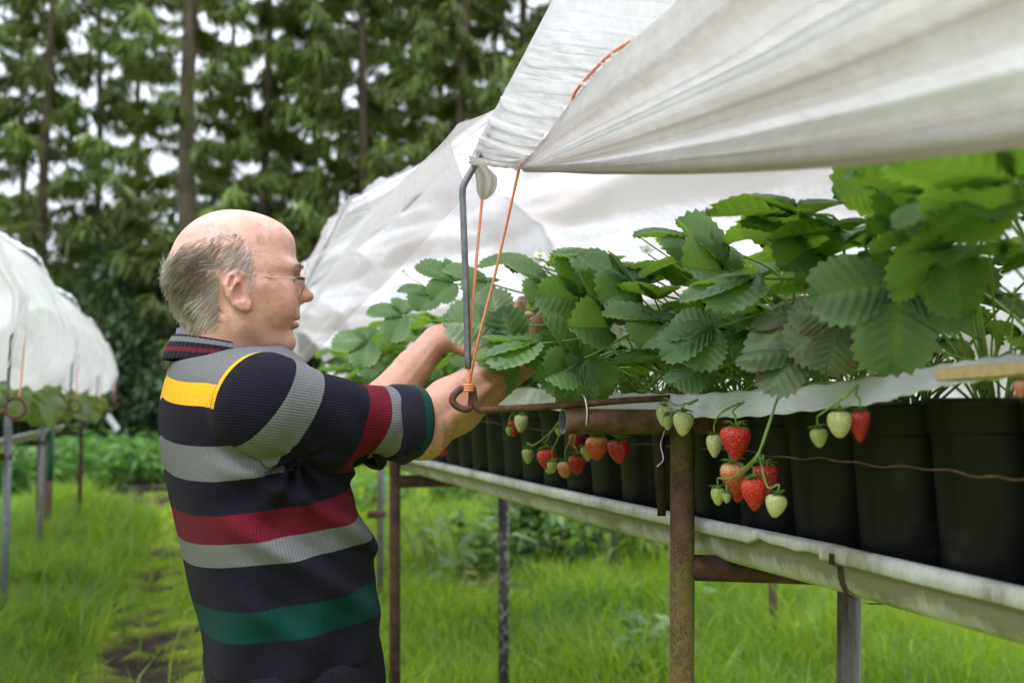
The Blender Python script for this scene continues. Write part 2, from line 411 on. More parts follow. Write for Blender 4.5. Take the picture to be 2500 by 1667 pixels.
Pg = np.concatenate([(A+RD*.022+RP*.006)[None], (A+RD*.010-RP*.0005)[None], Pg]); a = np.r_[-.03, -.015, a]
Am, Qm = np.meshgrid(a, wq, indexing='ij')
bow = np.sin(math.pi*Am)*.012
wr = .0045*wob(Qm*120+1.4*np.sin(Am*2+Qm*9), 40)*(1+2.2*np.exp(-Qm/.16)) + .002*wob(Qm*300+2*Am, 44)
du = .03 + .45*np.exp(-Qm/.10)*(.5+.5*np.sin(Qm*330)) + .10*np.exp(-Qm/.15)
wr = (wr*.85-.0016*np.abs(np.sin(Qm*150+1.2*np.sin(Am*3)+2*np.sin(Qm*23))))*smoothstep(-.02, .10, Am)
sheet("gathered_band", Pg, wr, np.clip(du, 0, 1), M['foil'], cover)
# hem of the bunched band, and the twisted tail hanging from its lower end to the left cord
mb = MB()
hem = spline(Pg[2:, 0], 24)
mb.tube(hem, .0028+.002*np.abs(np.sin(np.arange(24)*.7)), 10, att=.12)
mb.build("rolled_hem", M['foil_dusty'], cover, attname="dust")
G2 = UQ(1178, 468, 1.735)
tl = spline([UQ(1168, 398, H1+.0), UQ(1180, 430, 1.73), G2, G2-np.array([0, 0, .01])], 22)
nt_, ns_ = 22, 40
th = np.linspace(0, 2*math.pi, ns_, endpoint=False); rr = np.interp(np.linspace(0, 1, nt_), [0, .3, .55, .9, 1], [.010, .016, .015, .006, .005])
V = []
for i in range(nt_):
    r_ = rr[i]*(1+.10*np.sin(th*5+i*.12)+.06*np.sin(th*11))
    V.append(tl[i]+np.stack([r_*np.cos(th)*1.0, r_*np.sin(th)*.7, 0*th], 1)+np.array([.004*math.sin(i/22*3.1), 0, 0]))
V = np.concatenate(V)
mesh_np("twisted_tail", V, grid_faces(nt_, ns_, True), M['foil_dusty'], cover, True, {"dust": .25+.2*np.sin(np.tile(th*6, nt_))})

# the near panel, lifted and drawn together into the cord at G, fanning out over the bed
na, nq = 170, 260
a = np.linspace(0, 1, na)**1.5; q = np.linspace(0, 1, nq)
start = resample(np.vstack([cp]), nq, np.clip((q-.40)/.60, 0, 1)**1.15)
fan = np.clip(1-q/.40, 0, 1)
start = start + np.outer(fan, np.array([.012, -.006, -.016])*.6)
endp = polyq([(.650, -.005), (.605, .13), (.575, .36), (.60, .60), (.78, .82), (1.0, .94)], nq)
U1 = np.full(nq, -.9)
end = U1[:, None]*RD+endp[:, :1]*RP+np.stack([np.zeros(nq), np.zeros(nq), endp[:, 1]+ZC], 1)
Am, Qm = np.meshgrid(a, q, indexing='ij')
Pg = start[None]*(1-Am[..., None])+end[None]*Am[..., None]
Pg[..., 2] -= (.03*np.sin(math.pi*np.clip(Am*1.6, 0, 1))*(1-.6*Qm))
Pg -= RP*(.02*np.sin(math.pi*np.clip(Am*1.2, 0, 1))*np.sin(math.pi*np.clip(Qm*1.3, 0, 1)))[..., None]
grow = np.clip(Am*3.8, 0, 1)**.85
def ridge(qq, c, wd, sharp=1.0): return np.exp(-np.abs((qq-c)/wd)**(1.6*sharp))
QQ = Qm+.004*wob(Am*7+Qm*5, 50)
pl = (.020*ridge(QQ, .085, .030)+.024*ridge(QQ, .30, .028)-.020*ridge(QQ, .20, .07)+.014*ridge(QQ, .46, .035)-.018*ridge(QQ, .39, .05)
      + .012*ridge(QQ, .62, .03)-.012*ridge(QQ, .55, .05)+.012*ridge(QQ, .75, .03)+.006*np.sin(QQ*78)+.0035*np.sin(QQ*170+Am*3))*grow
pl += .004*wob(Am*14+Qm*8, 54)*grow
dust = .06+.42*ridge(QQ, .43, .055)+.36*ridge(QQ, .17, .05)+.42*ridge(QQ, .03, .03)+.34*ridge(QQ, .60, .05)+.40*np.exp(-Am/.05)*np.clip(1-Qm/.6, 0, 1)
dust = dust*(1-.35*Am)-.3*ridge(QQ, .09, .02)-.3*ridge(QQ, .30, .02)
sheet("lifted_panel", Pg, -pl, np.clip(dust, 0, 1), M['foil_dusty'], cover)
roll = Pg[:, 0]+np.array([0, 0, .007])
k = np.arange(0, na, 3)
mb = MB(); V = []; ns_ = 18; th = np.linspace(0, 2*math.pi, ns_, endpoint=False)
for n_, i in enumerate(k):
    r_ = .0045+.0055*min(1, a[i]*3.2)
    X = nrm(np.cross(RD, [0, 0, 1])); rad = r_*(1+.10*np.sin(th*5+n_*.1))
    V.append(roll[i]+np.outer(rad*np.cos(th), X)+np.outer(rad*np.sin(th)*1.15, [0, 0, 1]))
V = np.concatenate(V)
mesh_np("rolled_edge", V, grid_faces(len(k), ns_, True), M['foil_dusty'], cover, True, {"dust": np.clip(np.tile(.28-.30*np.sin(th), len(k)), 0, 1)})

# ---------------------------------------------------------------- steel hoop with its eyelet and lower arm
def z3(zx, zy): return 900+zx/3.92, 700+zy/3.92
mb = MB()
leg = [UQ(*z3(1060, 1180), H1), UQ(*z3(1025, 1130), H1), UQ(*z3(1005, 1020), H1), UQ(1143, 900, H1), UQ(1137, 700, H1), UQ(1130, 520, H1), UQ(1128, 470, H1), UQ(1131, 448, H1), UQ(1145, 422, H1), UQ(1160, 396, H1)]
mbr = MB()
hi = [UQ(1160, 396, H1), UQ(1205, 302, H1), UQ(1262, 190, H1), UQ(1360, 0, H1), RW(H1, .645, .73), RW(H1, 1.0, .935), RW(H1, 1.38, .73), RW(H1, 1.56, .335), RW(H1, 1.57, 0)]
pts = np.vstack([spline(leg[3:], 60), polyq(hi, 60)[1:]]) - 0
mbr.tube(pts, .0055, 10)
hoop = empty("tunnel_hoop", UQ(1145, 950, H1), "grey bent steel rod with a rusty eyelet holding up the plastic beside the picker's forearm", "hoop", "tunnel hoops")
mbr.build("hoop_rod", M['wirecoat'], hoop)
eye = [z3(1000, 1010), z3(975, 975), z3(940, 958), z3(885, 975), z3(825, 1025), z3(803, 1070), z3(815, 1115), z3(870, 1155), z3(935, 1172), z3(975, 1148), z3(985, 1085), z3(990, 1010), z3(996, 960)]
e3 = [UQ(x_, y_, H1-.004+.008*(i > 8)) for i, (x_, y_) in enumerate(eye)]
mb.tube(spline(e3, 60), .0055, 10)
arm = [UQ(*z3(996, 960), H1+.004), UQ(*z3(1008, 1040), H1+.002), UQ(*z3(1022, 1120), H1), UQ(*z3(1050, 1165), H1), UQ(*z3(1090, 1180), H1), UQ(*z3(1250, 1170), H1), UQ(1330, 992, H1), UQ(1440, 984, H1), UQ(1530, 977, H1), UQ(1600, 973, H1), RW(H1, .83, .012)]
mb.tube(spline(arm, 80), .0055, 10)
mb.build("eyelet_arm", M['rust'], hoop)

cordm = MB(); knot = UQ(*z3(950, 965), H1-.004)
cordm.tube(spline([knot, UQ(1150, 800, 1.725), UQ(1162, 640, 1.73), G2], 30), .0024, 7)
cordm.tube(np.vstack([spline([knot+np.array([.002, -.003, .003]), UQ(1165, 840, 1.68), UQ(1215, 640, 1.65), G], 30)[:-1], spline([G, UQ(1330, 330, 1.50)+RP*.012, UQ(1392, 248, 1.432)+RP*.001, UQ(1425, 208, 1.398)-RP*.007, UQ(1495, 132, 1.33)-RP*.007, UQ(1535, 92, 1.287)+RP*.001, UQ(1600, 38, 1.25)+RP*.012], 80)]), .0022, 7)
for i in range(3):
    c = knot+np.array([0, 0, .004*i-.004]); t_ = np.linspace(0, 2*math.pi, 14)
    cordm.tube(np.stack([c[0]+.008*np.cos(t_), c[1]+.008*np.sin(t_), c[2]+0*t_], 1), .0022, 6)
o = cordm.build("orange_twine", M['cord']); tag(o, "orange cord knotted to the eyelet and drawing the plastic together above it", "cord")

# plain hoops further along the bed
def far_hoop(u, sgn, label):
    r = empty("tunnel_hoop", RW(u, sgn*.45, 0), label, "hoop", "tunnel hoops")
    pts = polyq([(.45, 0), (.435, .335), (.47, .385), (.635, .735), (1.0, .945), (1.38, .735), (1.57, .335), (1.58, 0)], 70)
    P3 = np.array([RW(u, sgn*p[0], p[1]) for p in pts]); m_ = MB(); m_.tube(P3, .0055, 8); m_.build("hoop_rod", M['wirecoat'], r)
    t_ = np.linspace(0, 2*math.pi, 20); m2 = MB()
    ring = np.array([RW(u, sgn*(.425+.028*math.cos(q_)), -.012+.030*math.sin(q_)) for q_ in t_])
    m2.tube(ring, .0055, 8); m2.tube([RW(u, sgn*.45, -.03), RW(u, sgn*.6, -.012), RW(u, sgn*.83, -.004)], .0055, 8); m2.build("eyelet_arm", M['rust'], r)
    return r
def hoop_cord(u, sgn, label):
    pts = polyq([(.44, -.005), (.445, .30), (.485, .40), (.63, .70), (1.0, .955), (1.40, .76), (1.585, .33), (1.585, 0)], 60)
    uu = u+.40*np.sin(np.linspace(0, math.pi, 60))**.7
    P3 = np.array([RW(a_, sgn*(p[0]-.012*(p[0] < 1)+.012*(p[0] > 1)), p[1]+.016) for a_, p in zip(uu, pts)])
    m_ = MB(); m_.tube(P3, .0026, 6); o_ = m_.build("orange_twine", M['cord']); tag(o_, label, "cord", "cords over the tunnel sheeting"); return o_
far_hoop(4.14, 1, "steel hoop arching inside the plastic behind the picker's forearms")
hoop_cord(4.14, 1, "orange cord over the white band just right of the man's face")
far_hoop(6.56, 1, "steel hoop under the plastic peak behind the man's face")

# the left bed's tunnel: same sheeting, lower hem, sagging from hoop to hoop
lcover = empty("tunnel_cover", RW(6.15, -1.0, 0), "white plastic tunnel sheeting in rounded humps over the bed at the left edge", "plastic cover")
LH = [1.31, 3.73, 6.15, 8.57, 10.99]
na, nq = 300, 150
u = np.linspace(1.31, 11.3, na); q = np.linspace(0, 1, nq); U, Qg = np.meshgrid(u, q, indexing='ij')
x, g = between(u, LH); g[u > 10.99] = 0; PG = np.zeros((na, nq, 2))
for i in range(na):
    s = g[i]*1.15
    s2 = 1-.25*s
    pts = [(.47+.06*s, .13-.06*s+.015*math.sin(u[i]*9)), (.425, .33-.04*s), (.62-.02*s, .735-.15*s), (1.0, .945-.13*s), (1.38, .735-.15*s), (1.57, .335), (1.6, .0)]
    PG[i] = polyq(spline(pts, 70), nq)
pl = -.008*wob(Qg*12+U*1.5, 3)*np.sin(math.pi*x)[:, None]-.0022*wob(Qg*50+U*2.0+np.sin(U*3), 17)-.006*wob(U*9+Qg*4, 25)*(Qg < .2)
du = .02+.22*np.exp(-Qg/.05)+.10*np.clip(wob(Qg*40+U*2, 36), 0, 2)*np.exp(-Qg/.15)
sheet("hanging_sheet", rw_grid(U, -PG[..., 0], PG[..., 1]), pl, np.clip(du, 0, 1), M['foil_left'], lcover)
for h in LH[1:]:
    nq2, na2 = 90, 8
    sec = polyq([(.455, .10), (.43, .335), (.475, .40), (.635, .75), (1.0, .96), (1.39, .75)], nq2); a = np.linspace(0, 1, na2)
    A, Qi = np.meshgrid(a, np.linspace(0, 1, nq2), indexing='ij')
    sheet("gathered_band", rw_grid(h-.03+.30*A, -np.broadcast_to(sec[:, 0], A.shape)+.012, np.broadcast_to(sec[:, 1], A.shape)+.008), -.003*wob(Qi*130+A, 31), .02+0*A, M['foil'], lcover)
for h, lab in zip(LH[1:], ["steel hoop with a rusty eyelet under the white sheeting at the left edge", "second steel hoop of the left tunnel, inside its biggest hump", "third steel hoop of the left tunnel, inside a smaller hump", "last steel hoop at the far end of the left tunnel"]):
    far_hoop(h, -1, lab)
for h, lab in zip(LH[1:], ["orange cord over the sheeting at the left edge by the rusty eyelet", "orange cord over the biggest hump of the left tunnel", "orange cord over the smaller hump of the left tunnel", "orange cord at the far end of the left tunnel"]):
    hoop_cord(h+.1, -1, lab)

# ---------------------------------------------------------------- support frames
def frame_post(mb, p0, p1, r=.020, n=20): mb.tube([p0, p1], r, n)
fr = empty("pipe_trestle", RW(1.72, .81, -1.25), "rusty mossy steel frame of two pipe legs under the nearest gutter", "pipe trestle", "pipe frames under the beds")
mb = MB(); mb.tube([RW(1.72, .808, -1.25), RW(1.72, .822, -.035)], .0203, 24); mb.build("front_leg", M['rust_moss'], fr)
mb = MB()
V, F = tube([RW(1.72, .612, -.028), RW(1.72, .80, -.030), RW(1.72, 1.18, -.034)], .0205, 24, False); mb.add(V, F)
V2, F2 = tube([RW(1.72, .612, -.028), RW(1.72, .80, -.030)], .0176, 24, False); mb.add(V2, [f[::-1] for f in F2], 1)
for i in range(24): mb.add([V[i], V[(i+1) % 24], V2[(i+1) % 24], V2[i]], [(0, 1, 2, 3)], 1)
mb.build("top_pipe", [M['rust_pipe'], M['galv']], fr)
mb = MB(); mb.tube([RW(1.72, .83, -.268), RW(1.72, 1.12, -.290)], .0215, 20); mb.build("lower_bar", M['rust_dark'], fr)
mb = MB(); mb.tube([RW(1.735, 1.115, -1.25), RW(1.715, 1.132, -.27)], .0200, 20); mb.build("rear_leg", M['weathered'], fr)
mb = MB(); mb.box(Matrix.Translation(Vector(RW(1.79, .815, -.098))), (.014, .008, .185)); mb.build("thin_bar", M['rust_dark'], fr)
tie = MB(); c = RW(1.72, .641, -.022); t_ = np.linspace(-.3, 2*math.pi+.2, 40)
ring = np.array([c+RP*(.004*math.sin(q_*.5))+RD*(.0225*math.cos(q_))+np.array([0, 0, 1])*(.031*math.sin(q_)+.006) for q_ in t_])
tie.tube(ring, .0016, 7); o = tie.build("tie_wire", M['tie']); tag(o, "bright wire loop binding the rusty rod to the open pipe end", "wire tie")
tie = MB(); tie.tube(spline([UQ(1622, 1050, 1.70), UQ(1612, 1085, 1.69), UQ(1618, 1120, 1.68), UQ(1602, 1138, 1.68)], 20), .0013, 6)
o = tie.build("tie_wire", M['tie']); tag(o, "loose end of wire dangling beside the mossy post", "wire tie")

fr2 = empty("pipe_trestle", RW(4.14, .818, -1.25), "second pipe frame, brown leg at the man's elbow and black mottled leg behind", "pipe trestle", "pipe frames under the beds")
mb = MB(); mb.tube([RW(4.14, .825, -1.25), RW(4.14, .818, -.05)], .0205, 18); mb.build("front_leg", M['rust_dark'], fr2)
mb = MB(); mb.tube([RW(4.14, .62, -.03), RW(4.14, 1.25, -.04)], .0205, 18); mb.build("top_pipe", M['rust'], fr2)
mb = MB(); q_ = Matrix.Translation(Vector(RW(4.14, 1.02, -.285))) @ Matrix.Rotation(math.atan2(RP[1], RP[0]), 4, 'Z'); mb.box(q_, (.42, .04, .045), bev=.004); mb.build("lower_bar", M['rust_dark'], fr2)
mb = MB(); mb.tube([RW(4.14, 1.236, -1.25), RW(4.14, 1.236, -.25)], .0205, 18); mb.build("rear_leg", M['mottled'], fr2)
fr3 = empty("pipe_trestle", RW(6.56, 1.2, -1.25), "thin grey pipe frame with a short rusty cross piece, just right of the sweater", "pipe trestle", "pipe frames under the beds")
mb = MB(); mb.tube([RW(6.56, 1.215, -1.25), RW(6.56, 1.215, -.20)], .0195, 14); mb.build("rear_leg", M['weathered'], fr3)
mb = MB(); mb.tube([RW(6.56, 1.14, -.64), RW(6.56, 1.245, -.635)], .022, 14); mb.build("cross_piece", M['rust'], fr3)
mb = MB(); mb.tube([RW(6.56, .82, -1.25), RW(6.56, .82, -.05)], .0195, 14); mb.build("front_leg", M['rust_dark'], fr3)

def plain_frame(u, vs, label, mats=('galv', 'rust_dark'), r=.0205, tops=(-.05, -.05), lean=.0):
    f = empty("pipe_trestle", RW(u, vs[0], -1.25), label, "pipe trestle", "pipe frames under the beds")
    for v, mt, tp, nm in zip(vs, mats, tops, ("front_leg", "rear_leg")):
        m_ = MB(); m_.tube([RW(u+lean, v, -1.25), RW(u, v, tp)], r, 14); m_.build(nm, M[mt], f)
    m_ = MB(); m_.tube([RW(u, vs[0]-.02*np.sign(vs[0]-vs[1])*-1, -.27), RW(u, vs[1], -.27)], .02, 12); m_.build("lower_bar", M['rust_dark'], f)
    return f
plain_frame(6.30, (-.75, -1.12), "grey steel legs carrying the left bed, nearest the left edge", ('galv', 'galv'))
plain_frame(8.55, (-.80, -1.15), "slim grey legs under the left bed beside a brown one", ('galv', 'rust_dark'), .018)
plain_frame(11.0, (-.70, -1.05), "brown rusty legs at the far end of the left bed", ('rust_dark', 'rust_dark'), .018)
plain_frame(4.92, (2.82, 3.2), "brown and grey stakes of the next bed, seen under the near gutter", ('brownpost', 'weathered'), .019)
plain_frame(6.95, (2.82, 3.2), "grey stakes of the next bed, between the weeds", ('weathered', 'weathered'), .019)
plain_frame(9.4, (2.82, 3.2), "farthest stakes of the next bed, small in the grass", ('brownpost', 'brownpost'), .019)
mb = MB(); p = RW(10.2, -.92, -1.25); mb.tube([p, p+np.array([.02, 0, 1.1])], .05, 12); o = mb.build("wooden_stake", M['brownpost']); tag(o, "thick pale wooden stake among the far legs of the left bed", "stake")
mb = MB(); p = RW(9.9, -.86, -.62); mb.tube([p, p+np.array([0, 0, .45])], .028, 12); o = mb.build("plastic_sleeve", M['greenplastic']); tag(o, "dark green plastic sleeve hanging beside the wooden stake", "sleeve")
mb = MB(); a_, b_ = P(262, 1014, 10.2), P(288, 1050, 10.0); d_ = nrm(b_-a_); zz = nrm(np.cross(d_, CAM_T)); xx = np.cross(zz, d_)
Mx = Matrix(np.vstack([np.column_stack([d_, zz, xx, (a_+b_)/2]), [0, 0, 0, 1]]).tolist()); mb.box(Mx, (np.linalg.norm(b_-a_), .055, .012), bev=.003)
o = mb.build("plastic_strip", M['whiteplastic']); tag(o, "short white plastic strip sticking out at the end of the left bed", "strip")

# ---------------------------------------------------------------- gutters, pots, tape, wires
def gutter(name, u0, u1, vc, lab, n=40, torn=None, drop=0.0, wid=.105, off=0.0, group="white gutters under the pots"):
    """half round channel with a folded lip on both sides"""
    half = []       # (side offset, z, stain) of one lip and wall, outer face
    half += [(.086, -.1905, .0), (.098, -.1885, .0), (.104, -.191, .0), (.107, -.198, .05), (.107, -.209, .15), (.104, -.2125, .5), (.098, -.2125, .9), (.0945, -.2125, 1.0)]
    half += [(.0935, -.222, .85), (.0915, -.235, .45), (.086, -.247, .15), (.074, -.256, .2), (.055, -.262, .3), (.028, -.2655, .35)]
    prof = [(-s, z, st) for s, z, st in half]+[(s, z, st) for s, z, st in half[::-1]]
    inner = [(.03, -.2625), (.055, -.2585), (.072, -.253), (.083, -.244), (.088, -.234), (.0895, -.215), (.086, -.1935)]
    prof = prof+[(s, z, .5) for s, z in inner[::-1]]+[(-s, z, .5) for s, z in inner]
    us = np.linspace(u0, u1, n); V = []; att = []
    for uu in us:
        for s, z, st in prof:
            zz = z
            if torn and torn[0] < uu < torn[1] and s < 0 and z > -.2135 and z < -.195: zz = z+.006+.0022*math.sin(uu*95)+.0018*math.sin(uu*151+1)+.0012*math.sin(uu*263)
            sag = .004*math.sin((uu-u0)/(u1-u0)*math.pi)
            V.append(RW(uu, vc+off+s+.003*math.sin(uu*2.3), zz-sag+drop*(uu-u1))); att.append(st)
    k = len(prof); F = grid_faces(n, k, True).tolist()
    F.append(list(range(k-1, -1, -1))); F.append(list(range((n-1)*k, n*k)))
    mb = MB(); mb.add(V, F, 0, att); r = mb.build(name, M['gutter'], None, attname="stain")
    for p_ in r.data.polygons[-2:]: p_.use_smooth = False
    tag(r, lab, "gutter", group); return r
gutter("gutter", 1.34, 4.30, .966, "stained white plastic gutter running from the man's elbow to the joint behind the mossy post", 90, torn=(1.36, 1.54))
gutter("gutter", -.3, 1.37, .966, "cleaner white plastic gutter from the joint to the right edge", 60, drop=.002, off=-.0025)
gutter("gutter", 4.31, 9.2, .966, "far white gutter hidden behind the striped sweater", 30)
gutter("gutter", 3.0, 11.2, -.966, "dark weathered gutter under the leaves of the left bed", 30)
gutter("gutter", 2.0, 10.2, 3.0, "gutter of the next bed on the right, behind the black pots", 30)
# strap round the joint
mb = MB(); pr = [(-.1085, -.196), (-.109, -.21), (-.0965, -.215), (-.0955, -.225), (-.0935, -.237), (-.087, -.2495), (-.075, -.2585), (-.055, -.265), (0, -.2685), (.055, -.265), (.09, -.245)]
V = []
for du in (-.006, .006):
    for s, z in pr: V.append(RW(1.338+du, .966+s*1.02, z-.003))
F = [(i, i+1, i+1+len(pr), i+len(pr)) for i in range(len(pr)-1)]; mb.add(V, F); o = mb.build("gutter_strap", M['rust_dark']); tag(o, "dark metal strap round the gutter joint", "strap")

def pot_mesh():
    prof = [(.0, -.236), (.062, -.236), (.0665, -.234), (.068, -.228), (.0795, -.040), (.0800, -.0385), (.0835, -.037), (.0845, -.034), (.0852, -.008), (.0868, -.006), (.0880, -.002), (.0878, .002), (.0855, .0035), (.0828, .001), (.081, -.012), (.080, -.03)]
    n = 48; th = np.linspace(0, 2*math.pi, n, endpoint=False); V = []
    for r, z in prof:
        V.append(np.stack([r*np.cos(th), r*np.sin(th), np.full(n, z)], 1))
    V = np.concatenate(V)
    return V, grid_faces(len(prof), n, True)
PV, PF = pot_mesh()
def soil_mesh():
    n, k = 30, 8; V = []; R_ = np.random.default_rng(3)
    for i in range(k):
        r = .0805*i/(k-1); th = np.linspace(0, 2*math.pi, n, endpoint=False)
        V.append(np.stack([r*np.cos(th), r*np.sin(th), -.012+.012*(1-(i/(k-1))**2)+R_.uniform(-.004, .004, n)*(i > 0)], 1))
    return np.concatenate(V), grid_faces(k, n, True)
SV, SF = soil_mesh()
pot0 = None; POTS = []
PU = [.80+.165*i for i in range(28)]
def add_pot(u, v, z, lab, group):
    global pot0
    if pot0 is None:
        r = mesh_np("plant_pot", PV, PF, M['pot']); s_ = mesh_np("soil", SV, SF, M['soil']); s_.parent = r; pot0 = (r, s_)
    else:
        r = pot0[0].copy(); COL.objects.link(r); s_ = pot0[1].copy(); COL.objects.link(s_); s_.parent = r
    p = RW(u, v, z); r.location = tuple(p); r.rotation_euler = (0, 0, u*7.3); tag(r, lab, "plant pot", group); return r
ORD = ["first", "second", "third", "fourth", "fifth", "sixth", "seventh", "eighth", "ninth", "tenth", "eleventh", "twelfth", "thirteenth", "fourteenth"]
PLAB = {2: "black plastic pot just past the right edge of the picture", 3: "rightmost black plastic pot, cut off by the picture edge", 4: "black plastic pot under the wooden batten at the right edge", 5: "black plastic pot right of the pale green and red berry pair", 6: "black plastic pot behind the pale green and red berry pair",
        7: "black plastic pot between the berry pair and the big hanging cluster", 8: "black plastic pot directly behind the big hanging berry cluster", 9: "black plastic pot half hidden by the mossy post", 10: "black plastic pot directly left of the mossy post"}
for i, u in enumerate(PU, 2):
    lab = PLAB.get(i) or (f"black plastic pot, {ORD[i-11]} further left from the one beside the mossy post" if 0 <= i-11 < 10 else "black plastic pot hidden behind the picker further along the gutter")
    if i == 11: lab = "black plastic pot behind the deep red pointed strawberry left of the post"
    POTS.append(add_pot(u, .957, .0+.004*math.sin(i*2.1), lab, "black pots along the gutter"))

# white woven tape that carries the fruit stalks
def tape(pts, wid, tilt, lab):
    p = spline(pts, 160); mm = 9; V = []; att = []
    for i, c in enumerate(p):
        wv = wid*(1+.05*math.sin(i*.21)); cur = .0035*math.sin(i*.16)
        for j in range(mm):
            s = j/(mm-1)-.5
            tl = tilt[0]+(tilt[1]-tilt[0])*min(1, i/90)+.08*math.sin(i*.05)
            V.append(c+RP*(-wv*s*math.cos(tl)+cur*(1-4*s*s))+np.array([0, 0, 1])*(-wv*s*math.sin(tl)+.0012*math.sin(i*1.1+s*7)+.001*math.sin(s*26))); att.append(j/(mm-1))
    me = mesh_np("support_tape", np.array(V), grid_faces(160, mm), M['tape'], None, True, {"across": np.array(att)})
    sm = me.modifiers.new("thickness", 'SOLIDIFY'); sm.thickness = .0012
    tag(me, lab, "tape"); return me
tape([RQ(2560, 886, .825), RQ(2400, 900, .825), RQ(2280, 920, .825), RQ(2150, 948, .815), RQ(2000, 968, .80), RQ(1850, 982, .79), RQ(1720, 988, .785), RQ(1600, 990, .79), RQ(1500, 985, .80), RQ(1400, 979, .81), RQ(1250, 968, .815), RQ(1100, 975, .82), RQ(990, 975, .82)], .046, (.50, 1.15),
     "white woven tape stretched along the pot rims carrying the fruit stalks")
def wire(pts, r, mat, name, lab, cat, n=120, jit=.0015):
    p = spline(pts, n); k = np.arange(n)
    p = p+np.stack([0*k, 0*k, jit*(np.sin(k*.9)+np.sin(k*.37+1))], 1)
    m_ = MB(); m_.tube(p, r, 6); o_ = m_.build(name, M[mat]); tag(o_, lab, cat); return o_
wire([RQ(2560, 1175, .84), RQ(2330, 1152, .845), RQ(2090, 1128, .845), RQ(1900, 1112, .84), RQ(1720, 1092, .845), RQ(1540, 1082, .845), RQ(1330, 1050, .845), RQ(1150, 1026, .845), RQ(1000, 1010, .85)], .0012, 'rust', "fence_wire", "thin rusty wire strung along the fronts of the black pots", "wire")
mb = MB(); a_ = RQ(1706, 735, .88); b_ = RQ(1690, 1000, .88); mb.tube([b_, a_], .0065, 10); o = mb.build("rod", M['rust_dark']); tag(o, "thin dark rusty rod standing up among the strawberry stems", "rod")
mb = MB(); a_, b_ = RQ(2312, 915, .775), RQ(2620, 890, .775); d_ = nrm(b_-a_); zz = np.array([0, 0, 1.]); yy = nrm(np.cross(zz, d_)); zz = np.cross(d_, yy)
Mx = Matrix(np.vstack([np.column_stack([d_, yy, zz, (a_+b_)/2]), [0, 0, 0, 1]]).tolist()); mb.box(Mx, (np.linalg.norm(b_-a_), .030, .013), bev=.0015); mb_o = mb.build("wooden_batten", M['wood'], smooth=False); tag(mb_o, "pale wooden batten resting on the tape at the right edge", "batten")
# ---------------------------------------------------------------- ground
def gpt(px, py, z=0.0):
    Y = (ZC-z)*FPX/(py-985); return np.array([(px-1250)/FPX*Y, Y])
MUD = [(345, 1340, .30, .13), (300, 1318, .22, .10), (372, 1398, .25, .12), (330, 1415, .18, .08), (395, 1425, .15, .09), (345, 1505, .22, .08), (385, 1540, .2, .09), (360, 1565, .22, .10), (330, 1600, .25, .09), (300, 1608, .12, .06),
       (375, 1625, .2, .08), (315, 1655, .22, .07), (390, 1480, .1, .06), (300, 1470, .1, .05), (400, 1655, .14, .06), (420, 1352, .12, .1), (300, 1188, 1.2, .8), (375, 1172, 1.0, .7), (345, 1222, .5, .5), (345, 1700, .25, .1), (360, 1800, .2, .1)]
MUDP = np.array([[*gpt(a, b), c, d] for a, b, c, d in MUD])
def fbm(x, y, k=0):
    return (np.sin(x*2.1+y*1.3+_ph[k])+np.sin(x*-1.4+y*2.6+_ph[k+1])+.6*np.sin(x*5.1-y*3.9+_ph[k+2])+.6*np.sin(x*4.2+y*5.7+_ph[k+3])+.4*np.sin(x*11.3-y*7.9+_ph[k+4])+.4*np.sin(x*9.1+y*12.3+_ph[k+5]))/4
def mudness(x, y):
    m = np.full(x.shape, -9.)
    for a, b, c, d in MUDP: m = np.maximum(m, 1-np.sqrt(((x-a)/(c*1.0))**2+((y-b)/(d*3.0))**2))
    return m*.9+.03+.65*fbm(x*4.2, y*2.1, 5)+.45*fbm(x*14, y*7, 12)
def gheight(x, y):
    v = x*.956+y*.293
    return .02*fbm(x*.7, y*.7, 3)-.05*smoothstep(-.12, .25, mudness(x, y))*(np.abs(y) < 40)
def ground_mat():
    m, N, L, b = new_mat("meadow soil and moss")
    n = noise(N, L, 1.1, 6, .6); n2 = noise(N, L, 14, 5, .6)
    r = ramp(N, [(.32, (.07, .12, .012)), (.5, (.15, .20, .018)), (.68, (.20, .22, .03))]); mm = N.new("ShaderNodeMath"); mm.operation = 'MULTIPLY_ADD'; mm.inputs[1].default_value = .4
    L.new(n2.outputs["Fac"], mm.inputs[0]); m2 = N.new("ShaderNodeMath"); m2.operation = 'MULTIPLY'; m2.inputs[1].default_value = .65; L.new(n.outputs["Fac"], m2.inputs[0]); L.new(m2.outputs[0], mm.inputs[2])
    L.new(mm.outputs[0], r.inputs["Fac"])
    a = N.new("ShaderNodeAttribute"); a.attribute_name = "mud"
    md = ramp(N, [(.35, (.016, .011, .008)), (.7, (.045, .033, .025))]); L.new(n2.outputs["Fac"], md.inputs["Fac"])
    mx = N.new("ShaderNodeMixRGB"); L.new(a.outputs["Fac"], mx.inputs["Fac"]); L.new(r.outputs["Color"], mx.inputs["Color1"]); L.new(md.outputs["Color"], mx.inputs["Color2"])
    L.new(mx.outputs["Color"], b.inputs["Base Color"]); b.inputs["Roughness"].default_value = .95; b.inputs["Specular IOR Level"].default_value = .12
    bump(N, L, b, n2.outputs["Fac"], .8, .03); return m
M['ground'] = ground_mat()
gx = np.r_[-140, -90, -60, -40, -28, -20, -15, np.arange(-11, 9, .1), 12, 16, 22, 30, 45, 70, 110, 150]
gy = np.r_[-90, -60, -40, -25, -14, -8, -5, -3, np.arange(-2, 5, .5), np.arange(5, 12.5, .07), np.arange(12.5, 20, .25), 21, 23, 25, 28, 32, 36, 42, 50, 65, 90, 130, 200]
GX, GY = np.meshgrid(gx, gy, indexing='ij'); GZ = gheight(GX, GY)
